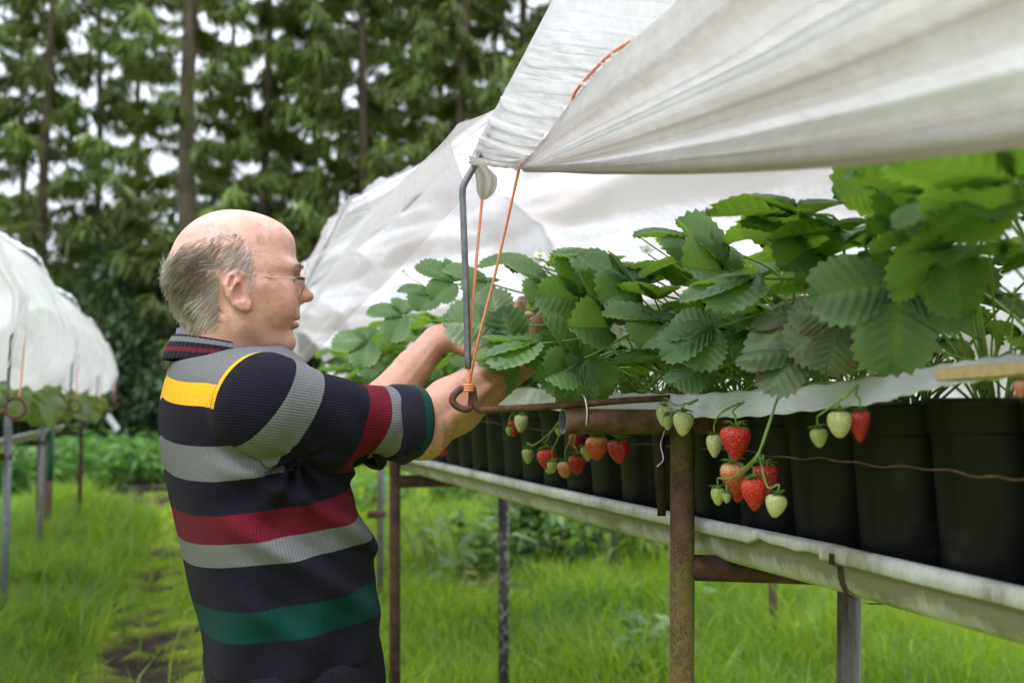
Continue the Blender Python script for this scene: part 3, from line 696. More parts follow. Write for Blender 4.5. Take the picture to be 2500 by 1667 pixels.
mesh_np("ground", np.stack([GX, GY, GZ], -1).reshape(-1, 3), grid_faces(len(gx), len(gy)), M['ground'], None, True, {"mud": smoothstep(-.08, .12, mudness(GX, GY)).ravel()})["kind"] = "structure"

M['grass'] = leafy("grass blades", [(0, (.045, .11, .013)), (.40, (.155, .25, .018)), (.75, (.29, .365, .028)), (1, (.34, .33, .09))], (.32, .51, .026), .48, .5, att="tint")
def blades(n, xlo, xhi, ylo, yhi, hlo, hhi, seed, wid=.0045, mask=None, frust=True, vr=None, dt=.0):
    R_ = np.random.default_rng(seed)
    t = R_.uniform(0, 1, n); y = np.sqrt(ylo**2+t*(yhi**2-ylo**2)); x = (R_.uniform(xlo, xhi, n)-1250)/FPX*y if frust else R_.uniform(xlo, xhi, n)
    if vr is not None:       # strip along the beds: x = u, y = v
        u_ = R_.uniform(ylo, yhi, n); v_ = R_.normal(vr[0], vr[1], n); p = u_[:, None]*RD[:2]+v_[:, None]*RP[:2]; x, y = p[:, 0], p[:, 1]
    k = mudness(x, y)+R_.uniform(-.12, .12, n) < .02
    x, y = x[k], y[k]; n = len(x)
    patch = fbm(x*1.1, y*1.1, 20)
    h = R_.uniform(hlo, hhi, n)*(1+.45*patch)*np.clip(1+.5*fbm(x*3, y*3, 28), .4, 1.7); z = gheight(x, y)-.005
    vv = x*.956+y*.293; h = h*(1-.62*np.exp(-((vv-.0)/.42)**4)*(dt == 0))
    az = R_.uniform(0, 2*np.pi, n); ln = R_.uniform(.15, .8, n)*h; fa = R_.uniform(0, 2*np.pi, n)
    wv = wid*np.clip(y/6, .7, 3)*R_.uniform(.7, 1.4, n)
    wx, wy = np.cos(fa)*wv, np.sin(fa)*wv; lx, ly = np.cos(az)*ln, np.sin(az)*ln
    b0 = np.stack([x-wx, y-wy, z], 1); b1 = np.stack([x+wx, y+wy, z], 1)
    m0 = np.stack([x-wx*.8+lx*.35, y-wy*.8+ly*.35, z+h*.6], 1); m1 = np.stack([x+wx*.8+lx*.35, y+wy*.8+ly*.35, z+h*.6], 1)
    tp = np.stack([x+lx, y+ly, z+h*R_.uniform(.75, 1, n)], 1)
    V = np.stack([b0, b1, m0, m1, tp], 1).reshape(-1, 3); i = np.arange(n)*5
    F = np.concatenate([np.stack([i, i+1, i+3], 1), np.stack([i, i+3, i+2], 1), np.stack([i+2, i+3, i+4], 1)])
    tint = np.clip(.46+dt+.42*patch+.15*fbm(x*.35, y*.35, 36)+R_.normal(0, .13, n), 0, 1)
    tint = np.where(R_.uniform(0, 1, n) < .03, R_.uniform(.85, 1, n), np.minimum(tint, .85))
    return V, F, np.repeat(tint, 5)
parts = [blades(15000, -900, 3600, 1.2, 5, .03, .09, 1), blades(110000, -250, 2750, 5, 10, .025, .080, 2), blades(90000, -250, 2750, 10, 28, .04, .11, 3, .006),
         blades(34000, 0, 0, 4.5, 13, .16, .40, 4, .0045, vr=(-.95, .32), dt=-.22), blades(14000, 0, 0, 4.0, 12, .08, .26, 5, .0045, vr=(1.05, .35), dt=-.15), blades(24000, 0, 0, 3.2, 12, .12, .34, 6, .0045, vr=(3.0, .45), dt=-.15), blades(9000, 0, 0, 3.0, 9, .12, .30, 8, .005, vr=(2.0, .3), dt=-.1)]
V = []; F = []; T = []; n_ = 0
for v_, f_, t_ in parts: V.append(v_); F.append(f_+n_); T.append(t_); n_ += len(v_)
g = mesh_np("grass", np.concatenate(V), np.concatenate(F), M['grass'], None, False, {"tint": np.concatenate(T)}); tag(g, "bright green grass growing between and beneath the beds", "grass", kind="stuff")

# ---------------------------------------------------------------- leafy weeds
M['weed'] = leafy("weed leaves", [(0, (.045, .095, .02)), (.5, (.10, .18, .04)), (1, (.17, .25, .08))], (.22, .42, .06), .35, .45, att="tint")
M['weed_dry'] = leafy("dry weed stalks", [(0, (.10, .07, .03)), (.5, (.17, .15, .05)), (1, (.24, .22, .08))], (.2, .2, .05), .25, .6, att="tint")
M['nettle'] = leafy("nettle leaves", [(0, (.04, .10, .016)), (.5, (.08, .19, .03)), (1, (.15, .28, .06))], (.18, .40, .05), .4, .5, att="tint")
M['stem'] = noisy("weed stems", [(.3, (.07, .09, .03)), (.7, (.13, .11, .05))], 20, .7)
def leaf_strips(C, D, Ln, Wd, droop, R_, segs=4):
    """bent, pointed leaves: base points, directions, lengths, widths"""
    n = len(C); up = np.array([0, 0, 1.]); S = np.cross(D, up); S /= np.maximum(np.linalg.norm(S, axis=1, keepdims=True), 1e-6)
    roll = R_.normal(0, .45, n)[:, None]; Nn = np.cross(S, D); S = S*np.cos(roll)+Nn*np.sin(roll)
    V = []; prof = np.sin(np.pi*np.linspace(.04, .97, segs+1)**.8)
    for k in range(segs+1):
        t = k/segs; c = C+D*(Ln*t)[:, None]-up*(droop*Ln*t*t)[:, None]
        V += [c-S*(Wd*.5*prof[k])[:, None], c+S*(Wd*.5*prof[k])[:, None]]
    V = np.stack(V, 1).reshape(-1, 3); i = (np.arange(n)*2*(segs+1))[:, None]
    F = np.concatenate([np.concatenate([i+2*k, i+2*k+1, i+2*k+3, i+2*k+2], 1) for k in range(segs)])
    return V, F, 2*(segs+1)
def weed(p, h, spread, stems, per, ln, wd, mat, seed, lab, name="weed", group="weeds in the grass"):
    R_ = np.random.default_rng(seed); r = empty(name, p, lab, "weed", group)
    mb = MB(); C = []; D = []
    for s in range(stems):
        a = R_.uniform(0, 6.28); rad = spread*R_.uniform(.1, 1)**.7; hh = h*R_.uniform(.55, 1)
        b = np.array(p)+[rad*.4*math.cos(a), rad*.4*math.sin(a), 0]; t_ = np.array(p)+[rad*math.cos(a), rad*math.sin(a), hh]
        path = spline([b, (b+t_)/2+[0, 0, hh*.1], t_], 8); mb.tube(path, np.linspace(.006, .002, 8), 5)
        for k in range(per):
            f = R_.uniform(.08, 1); c = b+(t_-b)*f+[0, 0, hh*.4*f*(1-f)]; az = R_.uniform(0, 6.28); el = R_.uniform(-.2, .8)
            C.append(c); D.append([math.cos(az)*math.cos(el), math.sin(az)*math.cos(el), math.sin(el)])
    n = len(C); V, F, k = leaf_strips(np.array(C), np.array(D), ln*R_.uniform(.5, 1.2, n), wd*R_.uniform(.6, 1.2, n), R_.uniform(.1, .7, n), R_)
    tint = np.repeat(np.clip(R_.normal(.5, .22, n), 0, 1), k)
    mesh_np("foliage", V, F, M[mat], r, True, {"tint": tint}); mb.build("stem", M['stem'], r); return r
def g3(px, py): q = gpt(px, py); return np.array([q[0], q[1], gheight(q[0:1], q[1:2])[0]])
weed(g3(1180, 1450), .70, .50, 17, 12, .19, .06, 'weed', 11, "tangle of dock and fat hen left of the black mottled leg")
weed(g3(1090, 1430), .65, .55, 22, 7, .12, .014, 'weed_dry', 12, "dry yellowish stalks of weed right of the brown leg", "dry_weed")
weed(g3(1310, 1420), .85, .45, 18, 12, .21, .065, 'weed', 13, "broad leaved weed right of the black mottled leg")
weed(g3(1430, 1425), .88, .45, 18, 12, .20, .06, 'weed', 14, "dark broad leaved weed under the middle of the gutter")
weed(g3(1535, 1440), .80, .40, 15, 11, .17, .06, 'weed', 15, "broad leaved weed beside the grey stakes of the next bed")
weed(g3(1575, 1640), .30, .22, 9, 5, .22, .11, 'weed', 16, "low dock rosette left of the mossy post foot", "dock")
weed(g3(1620, 1680), .18, .16, 6, 5, .20, .09, 'weed', 17, "low dock rosette touching the mossy post", "dock")
weed(g3(1690, 1530), .24, .22, 6, 5, .18, .08, 'nettle', 18, "pale green leafy clump right of the mossy post")
weed(g3(1245, 1500), .3, .25, 8, 5, .16, .022, 'weed_dry', 19, "arching straw coloured stalks behind the black mottled leg", "dry_weed")
for k, (a, b, hh) in enumerate([(250, 1190, .8), (330, 1170, .75), (420, 1165, .7), (60, 1200, .9), (170, 1178, .8), (480, 1185, .7), (-40, 1210, .9), (380, 1148, .8), (560, 1160, .8), (230, 1150, .9)]):
    weed(g3(a, b), hh, .75, 30, 11, .22, .09, 'nettle', 30+k, ["bright nettle clump beyond the legs of the left bed", "bright nettle clump at the end of the muddy path", "bright nettle clump left of the striped sweater", "nettle clump at the left edge behind the grey leg", "nettle clump among the far legs of the left bed", "nettle clump touching the sweater's outline", "nettle clump cut by the left edge of the picture", "nettle clump behind the end of the path, near the dark shrubs", "nettle clump hidden behind the picker's back", "nettle clump in front of the dark shrubs on the left"][k], "nettle_clump", "nettles at the end of the path")
for k, (a, b) in enumerate([(960, 1230), (1030, 1240), (1110, 1225), (1180, 1240), (880, 1245)]):
    weed(g3(a, b), .5, .5, 16, 8, .18, .06, 'nettle', 50+k, ["leafy clump in the distance right of the brown leg", "leafy clump in the distance under the gutter's far end", "leafy clump in the distance left of the black mottled leg", "leafy clump in the distance behind the black mottled leg", "leafy clump in the distance beside the sweater"][k], "nettle_clump", "nettles at the end of the path")

# ---------------------------------------------------------------- trees and shrubs behind the field
M['bark'] = noisy("spruce bark", [(.3, (.050, .036, .025)), (.55, (.105, .078, .056)), (.75, (.16, .125, .095))], 7, .9, bmp=.02, bscale=18, stretch=(1, 1, .25))
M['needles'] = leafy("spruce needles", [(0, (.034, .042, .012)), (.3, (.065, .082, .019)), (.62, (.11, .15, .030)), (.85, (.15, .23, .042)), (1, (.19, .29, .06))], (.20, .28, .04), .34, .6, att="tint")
M['shrub'] = leafy("dark shrub leaves", [(0, (.010, .022, .008)), (.5, (.026, .052, .018)), (1, (.055, .10, .034))], (.05, .12, .03), .28, .5, att="tint")
def spruce(px, dep, rad, H, h0, R, nb, seed, lab, green=.5, name="spruce_tree", gap=0.0):
    R_ = np.random.default_rng(seed); x0 = (px-1250)/FPX*dep; base = np.array([x0, dep, 0.]); r = empty(name, base, lab, "tree", "spruces behind the field")
    z = np.linspace(-.1, H, 12); wx = .08*np.sin(z*.5+seed); pts = np.stack([x0+wx, dep+0*z, z], 1)
    mb = MB(); mb.tube(pts, np.linspace(rad, rad*.35, 12)*np.r_[1.25, np.ones(11)], 14)
    C = []; D = []; tn = []
    for i in range(nb):
        hz = h0+(H-h0)*((i+R_.uniform(0, 1))/nb); az = i*2.4+R_.uniform(-.5, .5); f = (hz-h0)/(H-h0)
        Lb = R*(1.0-.35*f)*R_.uniform(.55, 1.1); o = np.array([x0+.08*math.sin(hz*.5+seed), dep, hz]); d = np.array([math.cos(az), math.sin(az), 0])
        t = np.linspace(0, 1, 8); sag = R_.uniform(.15, .40)
        path = o+d*(Lb*t)[:, None]; path[:, 2] += -sag*Lb*np.sin(t*math.pi*.75)+.10*Lb*t**3
        mb.tube(path, np.linspace(.028, .006, 8), 5)
        if hz < h0+.4 and R_.uniform() < .5: continue
        ns = int(120*Lb); bt = np.clip(R_.normal(green, .22), 0, 1)
        for k in range(ns):
            tt = R_.uniform(.22, 1)**.8; c = o+d*Lb*tt; c[2] += -sag*Lb*math.sin(tt*math.pi*.75)+.10*Lb*tt**3
            sd = R_.choice([-1, 1]); side = np.array([-d[1], d[0], 0])*sd
            dd = d*R_.uniform(.2, 1)+side*R_.uniform(.1, 1.0)+np.array([0, 0, -R_.uniform(.0, .9)])
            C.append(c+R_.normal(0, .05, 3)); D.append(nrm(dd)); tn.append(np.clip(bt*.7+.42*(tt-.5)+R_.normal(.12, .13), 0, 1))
    C = np.array(C); D = np.array(D); n = len(C)
    V, F, k = leaf_strips(C, D, R_.uniform(.16, .46, n), R_.uniform(.030, .078, n), R_.uniform(.1, .7, n), R_, 2)
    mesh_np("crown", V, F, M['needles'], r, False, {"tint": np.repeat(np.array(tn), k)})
    mb.build("trunk", M['bark'], r); return r
T = [(455, 24.5, .235, 17, 2.2, 2.5, 76, 1, "tall spruce with the thickest trunk, right above the man's head", .42),
     (103, 25.5, .15, 15, 3.2, 2.4, 66, 2, "spruce with a bare brown lower trunk near the left edge", .50),
     (640, 27, .16, 16, 3.4, 2.3, 64, 3, "spruce with green boughs standing just right of the thick trunk", .66),
     (225, 29, .13, 15, 4.2, 2.1, 50, 4, "olive spruce between the left trunk and the thick trunk", .45),
     (760, 28, .13, 16, 3.8, 2.4, 72, 5, "bright green spruce above the man's face", .75),
     (885, 26, .15, 16, 3.2, 2.4, 76, 6, "dense green spruce rising behind the plastic peak", .70),
     (1010, 30, .15, 17, 3.0, 2.4, 66, 7, "spruce seen above the peak of the plastic", .62),
     (1130, 25.5, .16, 17, 2.5, 2.5, 86, 8, "dark spruce left of the steep plastic edge", .44),
     (1270, 26.5, .16, 17, 2.0, 2.8, 90, 9, "dense olive spruce against the steep plastic edge", .44),
     (-90, 27, .16, 18, 8.5, 2.2, 60, 10, "green spruce cut by the left edge of the picture", .6),
     (40, 33, .14, 16, 3.4, 1.8, 30, 11, "thin spruce farther back at the left edge", .45),
     (330, 35, .15, 17, 4.5, 2.2, 54, 12, "thin spruce farther back, left of the thick trunk", .5),
     (555, 36, .15, 17, 5.5, 2.2, 44, 13, "thin spruce farther back, right of the thick trunk", .5),
     (690, 34, .11, 17, 6.0, 1.9, 44, 14, "twin thin trunk farther back, above the man's forehead", .5),
     (820, 35, .14, 17, 4.5, 2.2, 52, 15, "thin spruce farther back behind the bright green one", .55),
     (960, 36, .14, 17, 5.0, 2.2, 54, 16, "thin spruce farther back above the plastic", .5),
     (1080, 37, .14, 18, 4.0, 2.4, 60, 17, "spruce farther back, left of the steep plastic edge", .45),
     (1210, 36, .14, 18, 3.0, 2.5, 70, 18, "spruce farther back behind the dark one", .45),
     ]
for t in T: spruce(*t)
def shrub(px, dep, h, R, n, seed, lab, sz=.17):
    R_ = np.random.default_rng(seed); x0 = (px-1250)/FPX*dep; r = empty("shrub", (x0, dep, 0), lab, "shrub", "dark shrubs at the foot of the spruces")
    mb = MB(); C = []; D = []; tn = []
    cl = []
    for i in range(16):
        a = R_.uniform(0, 6.28); rr = R*R_.uniform(.1, .85); cl.append([x0+rr*math.cos(a), dep+rr*math.sin(a)*.7, h*R_.uniform(.18, .92)])
    for c in cl:
        mb.tube(spline([[x0, dep, 0], [(x0+c[0])/2, dep, c[2]*.5], c], 7), np.linspace(.035, .008, 7), 5)
        k = n//16; s = R_.uniform(.35, .75)*R*.62; q = R_.normal(0, 1, (k, 3)); q /= np.linalg.norm(q, axis=1, keepdims=True); q *= (R_.uniform(.3, 1, k)**.5)[:, None]*s
        C.append(np.array(c)+q*[1, 1, .8]); dd = q/np.maximum(s, .1)+R_.normal(0, .6, (k, 3)); dd[:, 2] -= .3; D.append(dd/np.linalg.norm(dd, axis=1, keepdims=True)); tn.append(np.clip(R_.normal(R_.uniform(.3, .7), .18, k), 0, 1))
    C = np.concatenate(C); D = np.concatenate(D); m = len(C); C[:, 2] = np.maximum(C[:, 2], .05)
    V, F, k = leaf_strips(C, D, sz*R_.uniform(.7, 1.5, m), sz*.55*R_.uniform(.7, 1.3, m), R_.uniform(0, .6, m), R_, 2)
    mesh_np("foliage", V, F, M['shrub'], r, False, {"tint": np.repeat(np.concatenate(tn), k)}); mb.build("stem", M['bark'], r); return r
S = [(-80, 25, 3.6, 2.0, "dark shrub cut by the left edge behind the white sheeting"), (60, 27, 4.4, 2.0, "dark shrub behind the white sheeting of the left bed"), (210, 24.5, 3.9, 1.9, "dark broad shrub between the left bed and the man's back"), (330, 25.5, 5.2, 1.9, "tall dark shrub behind the man's collar"),
     (430, 24, 3.4, 1.7, "dark shrub right behind the man's neck"), (540, 26.5, 4.4, 2.0, "dark shrub hidden behind the man's head"), (660, 26, 3.6, 1.8, "shrub behind the man's face"), (790, 27, 4.0, 1.9, "shrub behind the plastic peak"), (930, 27, 4.2, 2.0, "shrub low behind the plastic"), (1090, 27, 4.0, 2.0, "shrub behind the near sheeting"),
     (140, 23, 2.0, 1.5, "low dark shrub at the end of the left bed"), (300, 22.5, 1.9, 1.4, "low dark shrub beyond the nettles"), (410, 22.5, 1.7, 1.3, "low dark shrub left of the grey stripe on the man's back"), (950, 23, 1.5, 1.4, "low shrub far beyond the brown leg"), (1100, 23, 1.5, 1.5, "low shrub far beyond the black mottled leg")]
for k, (a, b, c, d, lab) in enumerate(S): shrub(a, b, c, d, 3600 if c > 3 else 1800, 200+k, lab)
R_ = np.random.default_rng(77); n = 60000; X = R_.uniform(-34, 34, n); Yd = R_.uniform(41, 50, n); Zt = (8.3+2.6*fbm(X*.25, X*0, 40))*R_.uniform(0, 1, n)**.8
dd = R_.normal(0, 1, (n, 3)); dd /= np.linalg.norm(dd, axis=1, keepdims=True)
V, F, k = leaf_strips(np.stack([X, Yd, Zt+.1], 1), dd, R_.uniform(.25, .6, n), R_.uniform(.2, .4, n), R_.uniform(0, .5, n), R_, 2)
o = mesh_np("far_wood", V, F, M['shrub'], None, False, {"tint": np.repeat(np.clip(R_.normal(.45, .2, n), 0, 1), k)}); tag(o, "dark mass of wood far behind the spruces", "wood", kind="stuff")
# ---------------------------------------------------------------- strawberry plants
def straw_leaf(name, front, trans, tf, brown=0.0, under=(.13, .25, .055)):
    """leaf with pale veins, top colour greyed for sky sheen, glowing yellow green where light comes through"""
    m, N, L, b = new_mat(name); out = N["Material Output"]
    oi = N.new("ShaderNodeObjectInfo"); n = noise(N, L, 22, 4)
    mm = N.new("ShaderNodeMath"); mm.operation = 'MULTIPLY_ADD'; mm.inputs[1].default_value = .55; L.new(oi.outputs["Random"], mm.inputs[0])
    m2 = N.new("ShaderNodeMath"); m2.operation = 'MULTIPLY'; m2.inputs[1].default_value = .5; L.new(n.outputs["Fac"], m2.inputs[0]); L.new(m2.outputs[0], mm.inputs[2])
    r = ramp(N, [(.15, front[0]), (.55, front[1]), (.95, front[2])]); L.new(mm.outputs[0], r.inputs["Fac"])
    a = N.new("ShaderNodeAttribute"); a.attribute_name = "vein"; mv = N.new("ShaderNodeMixRGB"); mv.inputs["Color2"].default_value = (.16, .27, .07, 1)
    k = N.new("ShaderNodeMath"); k.operation = 'MULTIPLY'; k.inputs[1].default_value = .60; L.new(a.outputs["Fac"], k.inputs[0]); L.new(k.outputs[0], mv.inputs["Fac"]); L.new(r.outputs["Color"], mv.inputs["Color1"])
    col = mv.outputs["Color"]
    if brown:
        e = N.new("ShaderNodeAttribute"); e.attribute_name = "edge"; n4 = noise(N, L, 34, 5)
        me = N.new("ShaderNodeMath"); me.operation = 'MULTIPLY_ADD'; me.inputs[1].default_value = .42; L.new(e.outputs["Fac"], me.inputs[0]); L.new(n4.outputs["Fac"], me.inputs[2])
        rb = ramp(N, [(.80, (0, 0, 0)), (.90, (1, 1, 1))]); L.new(me.outputs[0], rb.inputs["Fac"])
        mbn = N.new("ShaderNodeMixRGB"); mbn.inputs["Color2"].default_value = (.17, .085, .05, 1); L.new(rb.outputs["Color"], mbn.inputs["Fac"]); L.new(col, mbn.inputs["Color1"]); col = mbn.outputs["Color"]
    g = N.new("ShaderNodeNewGeometry"); un = N.new("ShaderNodeMixRGB"); un.inputs["Color2"].default_value = (*under, 1); ub = N.new("ShaderNodeMath"); ub.operation = "MULTIPLY"; ub.inputs[1].default_value = .75; L.new(g.outputs["Backfacing"], ub.inputs[0]); L.new(ub.outputs[0], un.inputs["Fac"]); L.new(col, un.inputs["Color1"]); col = un.outputs["Color"]  # sky sheen is put into the paler, greyer top colour; underside yellow green
    L.new(col, b.inputs["Base Color"]); b.inputs["Roughness"].default_value = .40; b.inputs["Specular IOR Level"].default_value = .55
    n3 = noise(N, L, 170, 3); hb = N.new("ShaderNodeMath"); hb.operation = 'MULTIPLY_ADD'; hb.inputs[1].default_value = -.9; L.new(a.outputs["Fac"], hb.inputs[0]); L.new(n3.outputs["Fac"], hb.inputs[2]); bump(N, L, b, hb.outputs[0], .7, .0014)
    t = N.new("ShaderNodeBsdfTranslucent"); tr = ramp(N, [(.15, [c*.8 for c in trans]), (.95, [c*1.25 for c in trans])]); L.new(mm.outputs[0], tr.inputs["Fac"])
    tv = N.new("ShaderNodeMixRGB"); tv.blend_type = 'MULTIPLY'; tv.inputs["Color2"].default_value = (.55, .62, .5, 1); L.new(k.outputs[0], tv.inputs["Fac"]); L.new(tr.outputs["Color"], tv.inputs["Color1"]); L.new(tv.outputs["Color"], t.inputs["Color"])
    mix = N.new("ShaderNodeMixShader"); mix.inputs["Fac"].default_value = tf; L.new(b.outputs[0], mix.inputs[1]); L.new(t.outputs[0], mix.inputs[2]); L.new(mix.outputs[0], out.inputs["Surface"])
    return m
M['leaf'] = straw_leaf("strawberry leaf", [(.105, .195, .075), (.14, .245, .098), (.19, .30, .135)], (.28, .47, .045), .44)
M['leaf_old'] = straw_leaf("old greyish strawberry leaf", [(.10, .145, .08), (.135, .18, .11), (.17, .20, .125)], (.20, .32, .07), .30, brown=1.0)
M['leaf_dark'] = straw_leaf("dark strawberry leaf", [(.036, .095, .034), (.055, .125, .042), (.075, .16, .055)], (.16, .36, .04), .36)
M['leaf_grey'] = straw_leaf('greyish strawberry leaf', [(.11, .19, .10), (.145, .225, .13), (.18, .25, .15)], (.25, .42, .07), .36)
M['stalk'] = noisy("green leaf stalk", [(.3, (.13, .24, .035)), (.7, (.24, .34, .07))], 25, .5)
M['petal'] = leafy("white petals", [(0, (.75, .77, .74)), (1, (.85, .86, .84))], (.8, .82, .78), .35, .5)
M['pollen'] = noisy("yellow flower centre", [(.3, (.5, .32, .03)), (.7, (.65, .45, .06))], 300, .7)

def leaflet(Ln, Wd, fold, droop, curl, seed, Mb=47, K=5):
    R_ = np.random.default_rng(seed); ph = np.linspace(-np.pi, np.pi, Mb)
    xb = Ln*(.5+.5*np.cos(ph)); yb = Wd*.5*np.sin(ph)*(1+.26*np.cos(ph))
    xb = np.where(np.abs(ph) > 2.2, xb, xb)
    par = np.arange(Mb) % 2; sc_ = np.where((np.abs(ph) < 2.55), np.where(par == 0, 1.045, .935), 1.0)*(1+.015*R_.normal(0, 1, Mb))
    tip = np.exp(-(ph/.35)**2)*.03
    xb = (xb-Ln*.45)*(sc_-tip)+Ln*.45; yb = yb*sc_
    xm = np.clip(xb-.62*np.abs(yb), 0, Ln*.985)
    V = []; vein = []; edge = []
    for k in range(K+1):
        t = k/K
        x = xm+(xb-xm)*t; y = yb*t
        z = fold*np.abs(y)*(1-.35*np.abs(y)/(Wd*.5)) - droop*(x/Ln)**2*Ln + curl*(t**3)*np.sign(1)*Wd*.12
        z = z + (.0042*(Ln/.085))*np.where(par == 0, 1, -1)*math.sin(math.pi*min(1, t*1.05))*np.where(np.abs(ph) < 2.6, 1, .2) + .012*Ln*np.sin(x/Ln*7+seed)*t
        V.append(np.stack([x, y, z], 1)); vein.append(np.where(par == 1, 1.0, 0)*(1-.5*t) if k else np.ones(Mb)); edge.append(np.full(Mb, t**2*.9))
    V = np.concatenate(V); F = grid_faces(K+1, Mb)
    f0 = F[len(F)//2]; 
    nz = np.cross(V[F[:, 1]]-V[F[:, 0]], V[F[:, 2]]-V[F[:, 0]])[:, 2].mean()
    if nz < 0: F = F[:, ::-1]
    return V, F, np.concatenate(vein), np.concatenate(edge)
def rot(axis, a): return np.array(Matrix.Rotation(a, 3, axis))
def blade(size, seed, fold=.45, droop=.18, curl=.0, open_=1.25, latdrop=.1, pitch=0.0):
    """three leaflets at the origin, middle one along +x"""
    R_ = np.random.default_rng(seed); V = []; F = []; ve = []; ed = []; n = 0
    for k, a in enumerate((0, open_, -open_)):
        s = size*(1.0 if k == 0 else .93)*R_.uniform(.94, 1.06)
        v, f, vv, e = leaflet(s, s*R_.uniform(.82, .95), fold*R_.uniform(.75, 1.25), droop*R_.uniform(.6, 1.4), curl, seed*3+k)
        v = v+[size*.03, 0, 0]
        if k: v = v @ rot('X', -a/abs(a)*.12).T
        v = v @ rot('Y', (latdrop if k else 0)+pitch+R_.normal(0, .07)).T @ rot('Z', a*R_.uniform(.9, 1.1)).T
        V.append(v); F.append(f+n); ve.append(vv); ed.append(e); n += len(v)
    return np.concatenate(V), np.concatenate(F), np.concatenate(ve), np.concatenate(ed)
def leaf_mesh_obj(name, V, F, ve, ed, stalk, rad, mat, parent, keep):
    sv, sf = tube(stalk, np.linspace(rad*1.25, rad*.8, len(stalk)), 6, False); sf = np.array(sf)
    Vn = np.concatenate([V, sv]); Fn = np.concatenate([F, sf+len(V)]); z = np.zeros(len(sv))
    return mesh_np(name, Vn, Fn, [mat, M['stalk']], parent, True, {"vein": np.concatenate([ve, z]), "edge": np.concatenate([ed, z])}, keep, np.r_[np.zeros(len(F)), np.ones(len(sf))])
# a stock of leaves, stalk foot at the origin, leaning out along +x
STOCK = []
srng = np.random.default_rng(21)
for i in range(16):
    Lp = [.15, .20, .24, .27, .18, .22, .26, .30][i % 8]; el = math.radians([66, 60, 72, 56, 44, 52, 64, 74][i % 8]); size = srng.uniform(.066, .088)
    t = np.linspace(0, 1, 9)[:, None]; dirx = np.array([math.cos(el), 0, math.sin(el)])
    st = dirx*Lp*t+np.array([.25, 0, -.10])*Lp*t**2.2
    V, F, ve, ed = blade(size, 300+i, fold=srng.uniform(.38, .80), droop=srng.uniform(.05, .32), open_=srng.uniform(1.1, 1.5), latdrop=srng.uniform(-.05, .25), pitch=srng.uniform(-.28, .30))
    V = V+st[-1]
    STOCK.append((V, F, ve, ed, st, .0019))
stock_objs = {}
def stock_leaf(i, mat, parent, loc, rz, tilt, s):
    key = (i, mat)
    if key not in stock_objs:
        V, F, ve, ed, st, rad = STOCK[i]
        o_ = leaf_mesh_obj("leaf", V, F, ve, ed, st, rad, M[mat], None, False); stock_objs[key] = o_
    else:
        o_ = stock_objs[key].copy(); COL.objects.link(o_)
    o_.parent = parent; o_.location = loc; o_.rotation_euler = (0, tilt, rz); o_.scale = (s, s, s); return o_
PLANTS = []; prng = np.random.default_rng(5)
PLL = {2: "strawberry plant past the right edge, only blurred leaves reaching into the picture", 3: "strawberry plant with large blurred leaves at the right edge behind the batten", 4: "strawberry plant above the left end of the wooden batten", 5: "strawberry plant right of the pale green and red berry pair", 6: "strawberry plant above the pale green and red berry pair",
       7: "strawberry plant between the berry pair and the big hanging cluster", 8: "strawberry plant that carries the big hanging berry cluster", 9: "strawberry plant beside the thin rusty rod over the mossy post", 10: "strawberry plant directly left of the thin rusty rod", 11: "strawberry plant above the middle of the rusty pipe", 12: "strawberry plant above the open pipe end and wire tie",
       13: "strawberry plant above the cluster of small berries left of the pipe", 14: "strawberry plant in front of the white flower near the pipe", 15: "strawberry plant around the picker's fingertips", 16: "strawberry plant over the end of the picker's nearer forearm", 17: "strawberry plant just right of the orange cords", 18: "strawberry plant behind the orange cords", 19: "strawberry plant right behind the steel hoop rod", 20: "strawberry plant just left of the steel hoop rod", 21: "strawberry plant above the picker's farther forearm", 22: "strawberry plant left of the picker's farther forearm", 23: "strawberry plant under the lower edge of the hanging sheeting"}
def plant_label(i): return PLL.get(i, "strawberry plant at the far end of the bed behind the picker")
for i, u in enumerate(PU, 2):
    c = RW(u, .957, .0)
    r = empty("strawberry_plant", c, plant_label(i), "strawberry plant", "strawberry plants in the row of pots"); PLANTS.append((r, u, c))
    far = i > 19; nl = 11 if i < 7 else (20 if i < 14 else (20 if i < 22 else 13))
    for k in range(nl):
        az = k*2.39996+prng.uniform(-.35, .35)+i*1.1
        dx = math.cos(az-math.atan2(RP[1], RP[0]))           # >0: leans to the far side
        old = k >= nl-3 and i < 14 and dx > -.15
        si = int(prng.choice([0, 2, 3, 7, 10, 11, 15] if i < 8 else range(16))); s = prng.uniform(.80, 1.18)*(1.0 if i > 3 else 1.12)
        tilt = (prng.uniform(-.16, .06) if i < 8 else prng.uniform(-.12, .18))+(.35+prng.uniform(0, .3) if old else 0)+(.10 if dx < -.3 else 0)
        s *= .80 if (dx < -.2 and i < 8) else 1
        mt = 'leaf_old' if (old and prng.uniform() < .8) else ('leaf_dark' if prng.uniform() < .12 else 'leaf')
        stock_leaf(si, mt, r, (.022*math.cos(az), .022*math.sin(az), -.008), az, tilt, s*(.85 if old else 1))
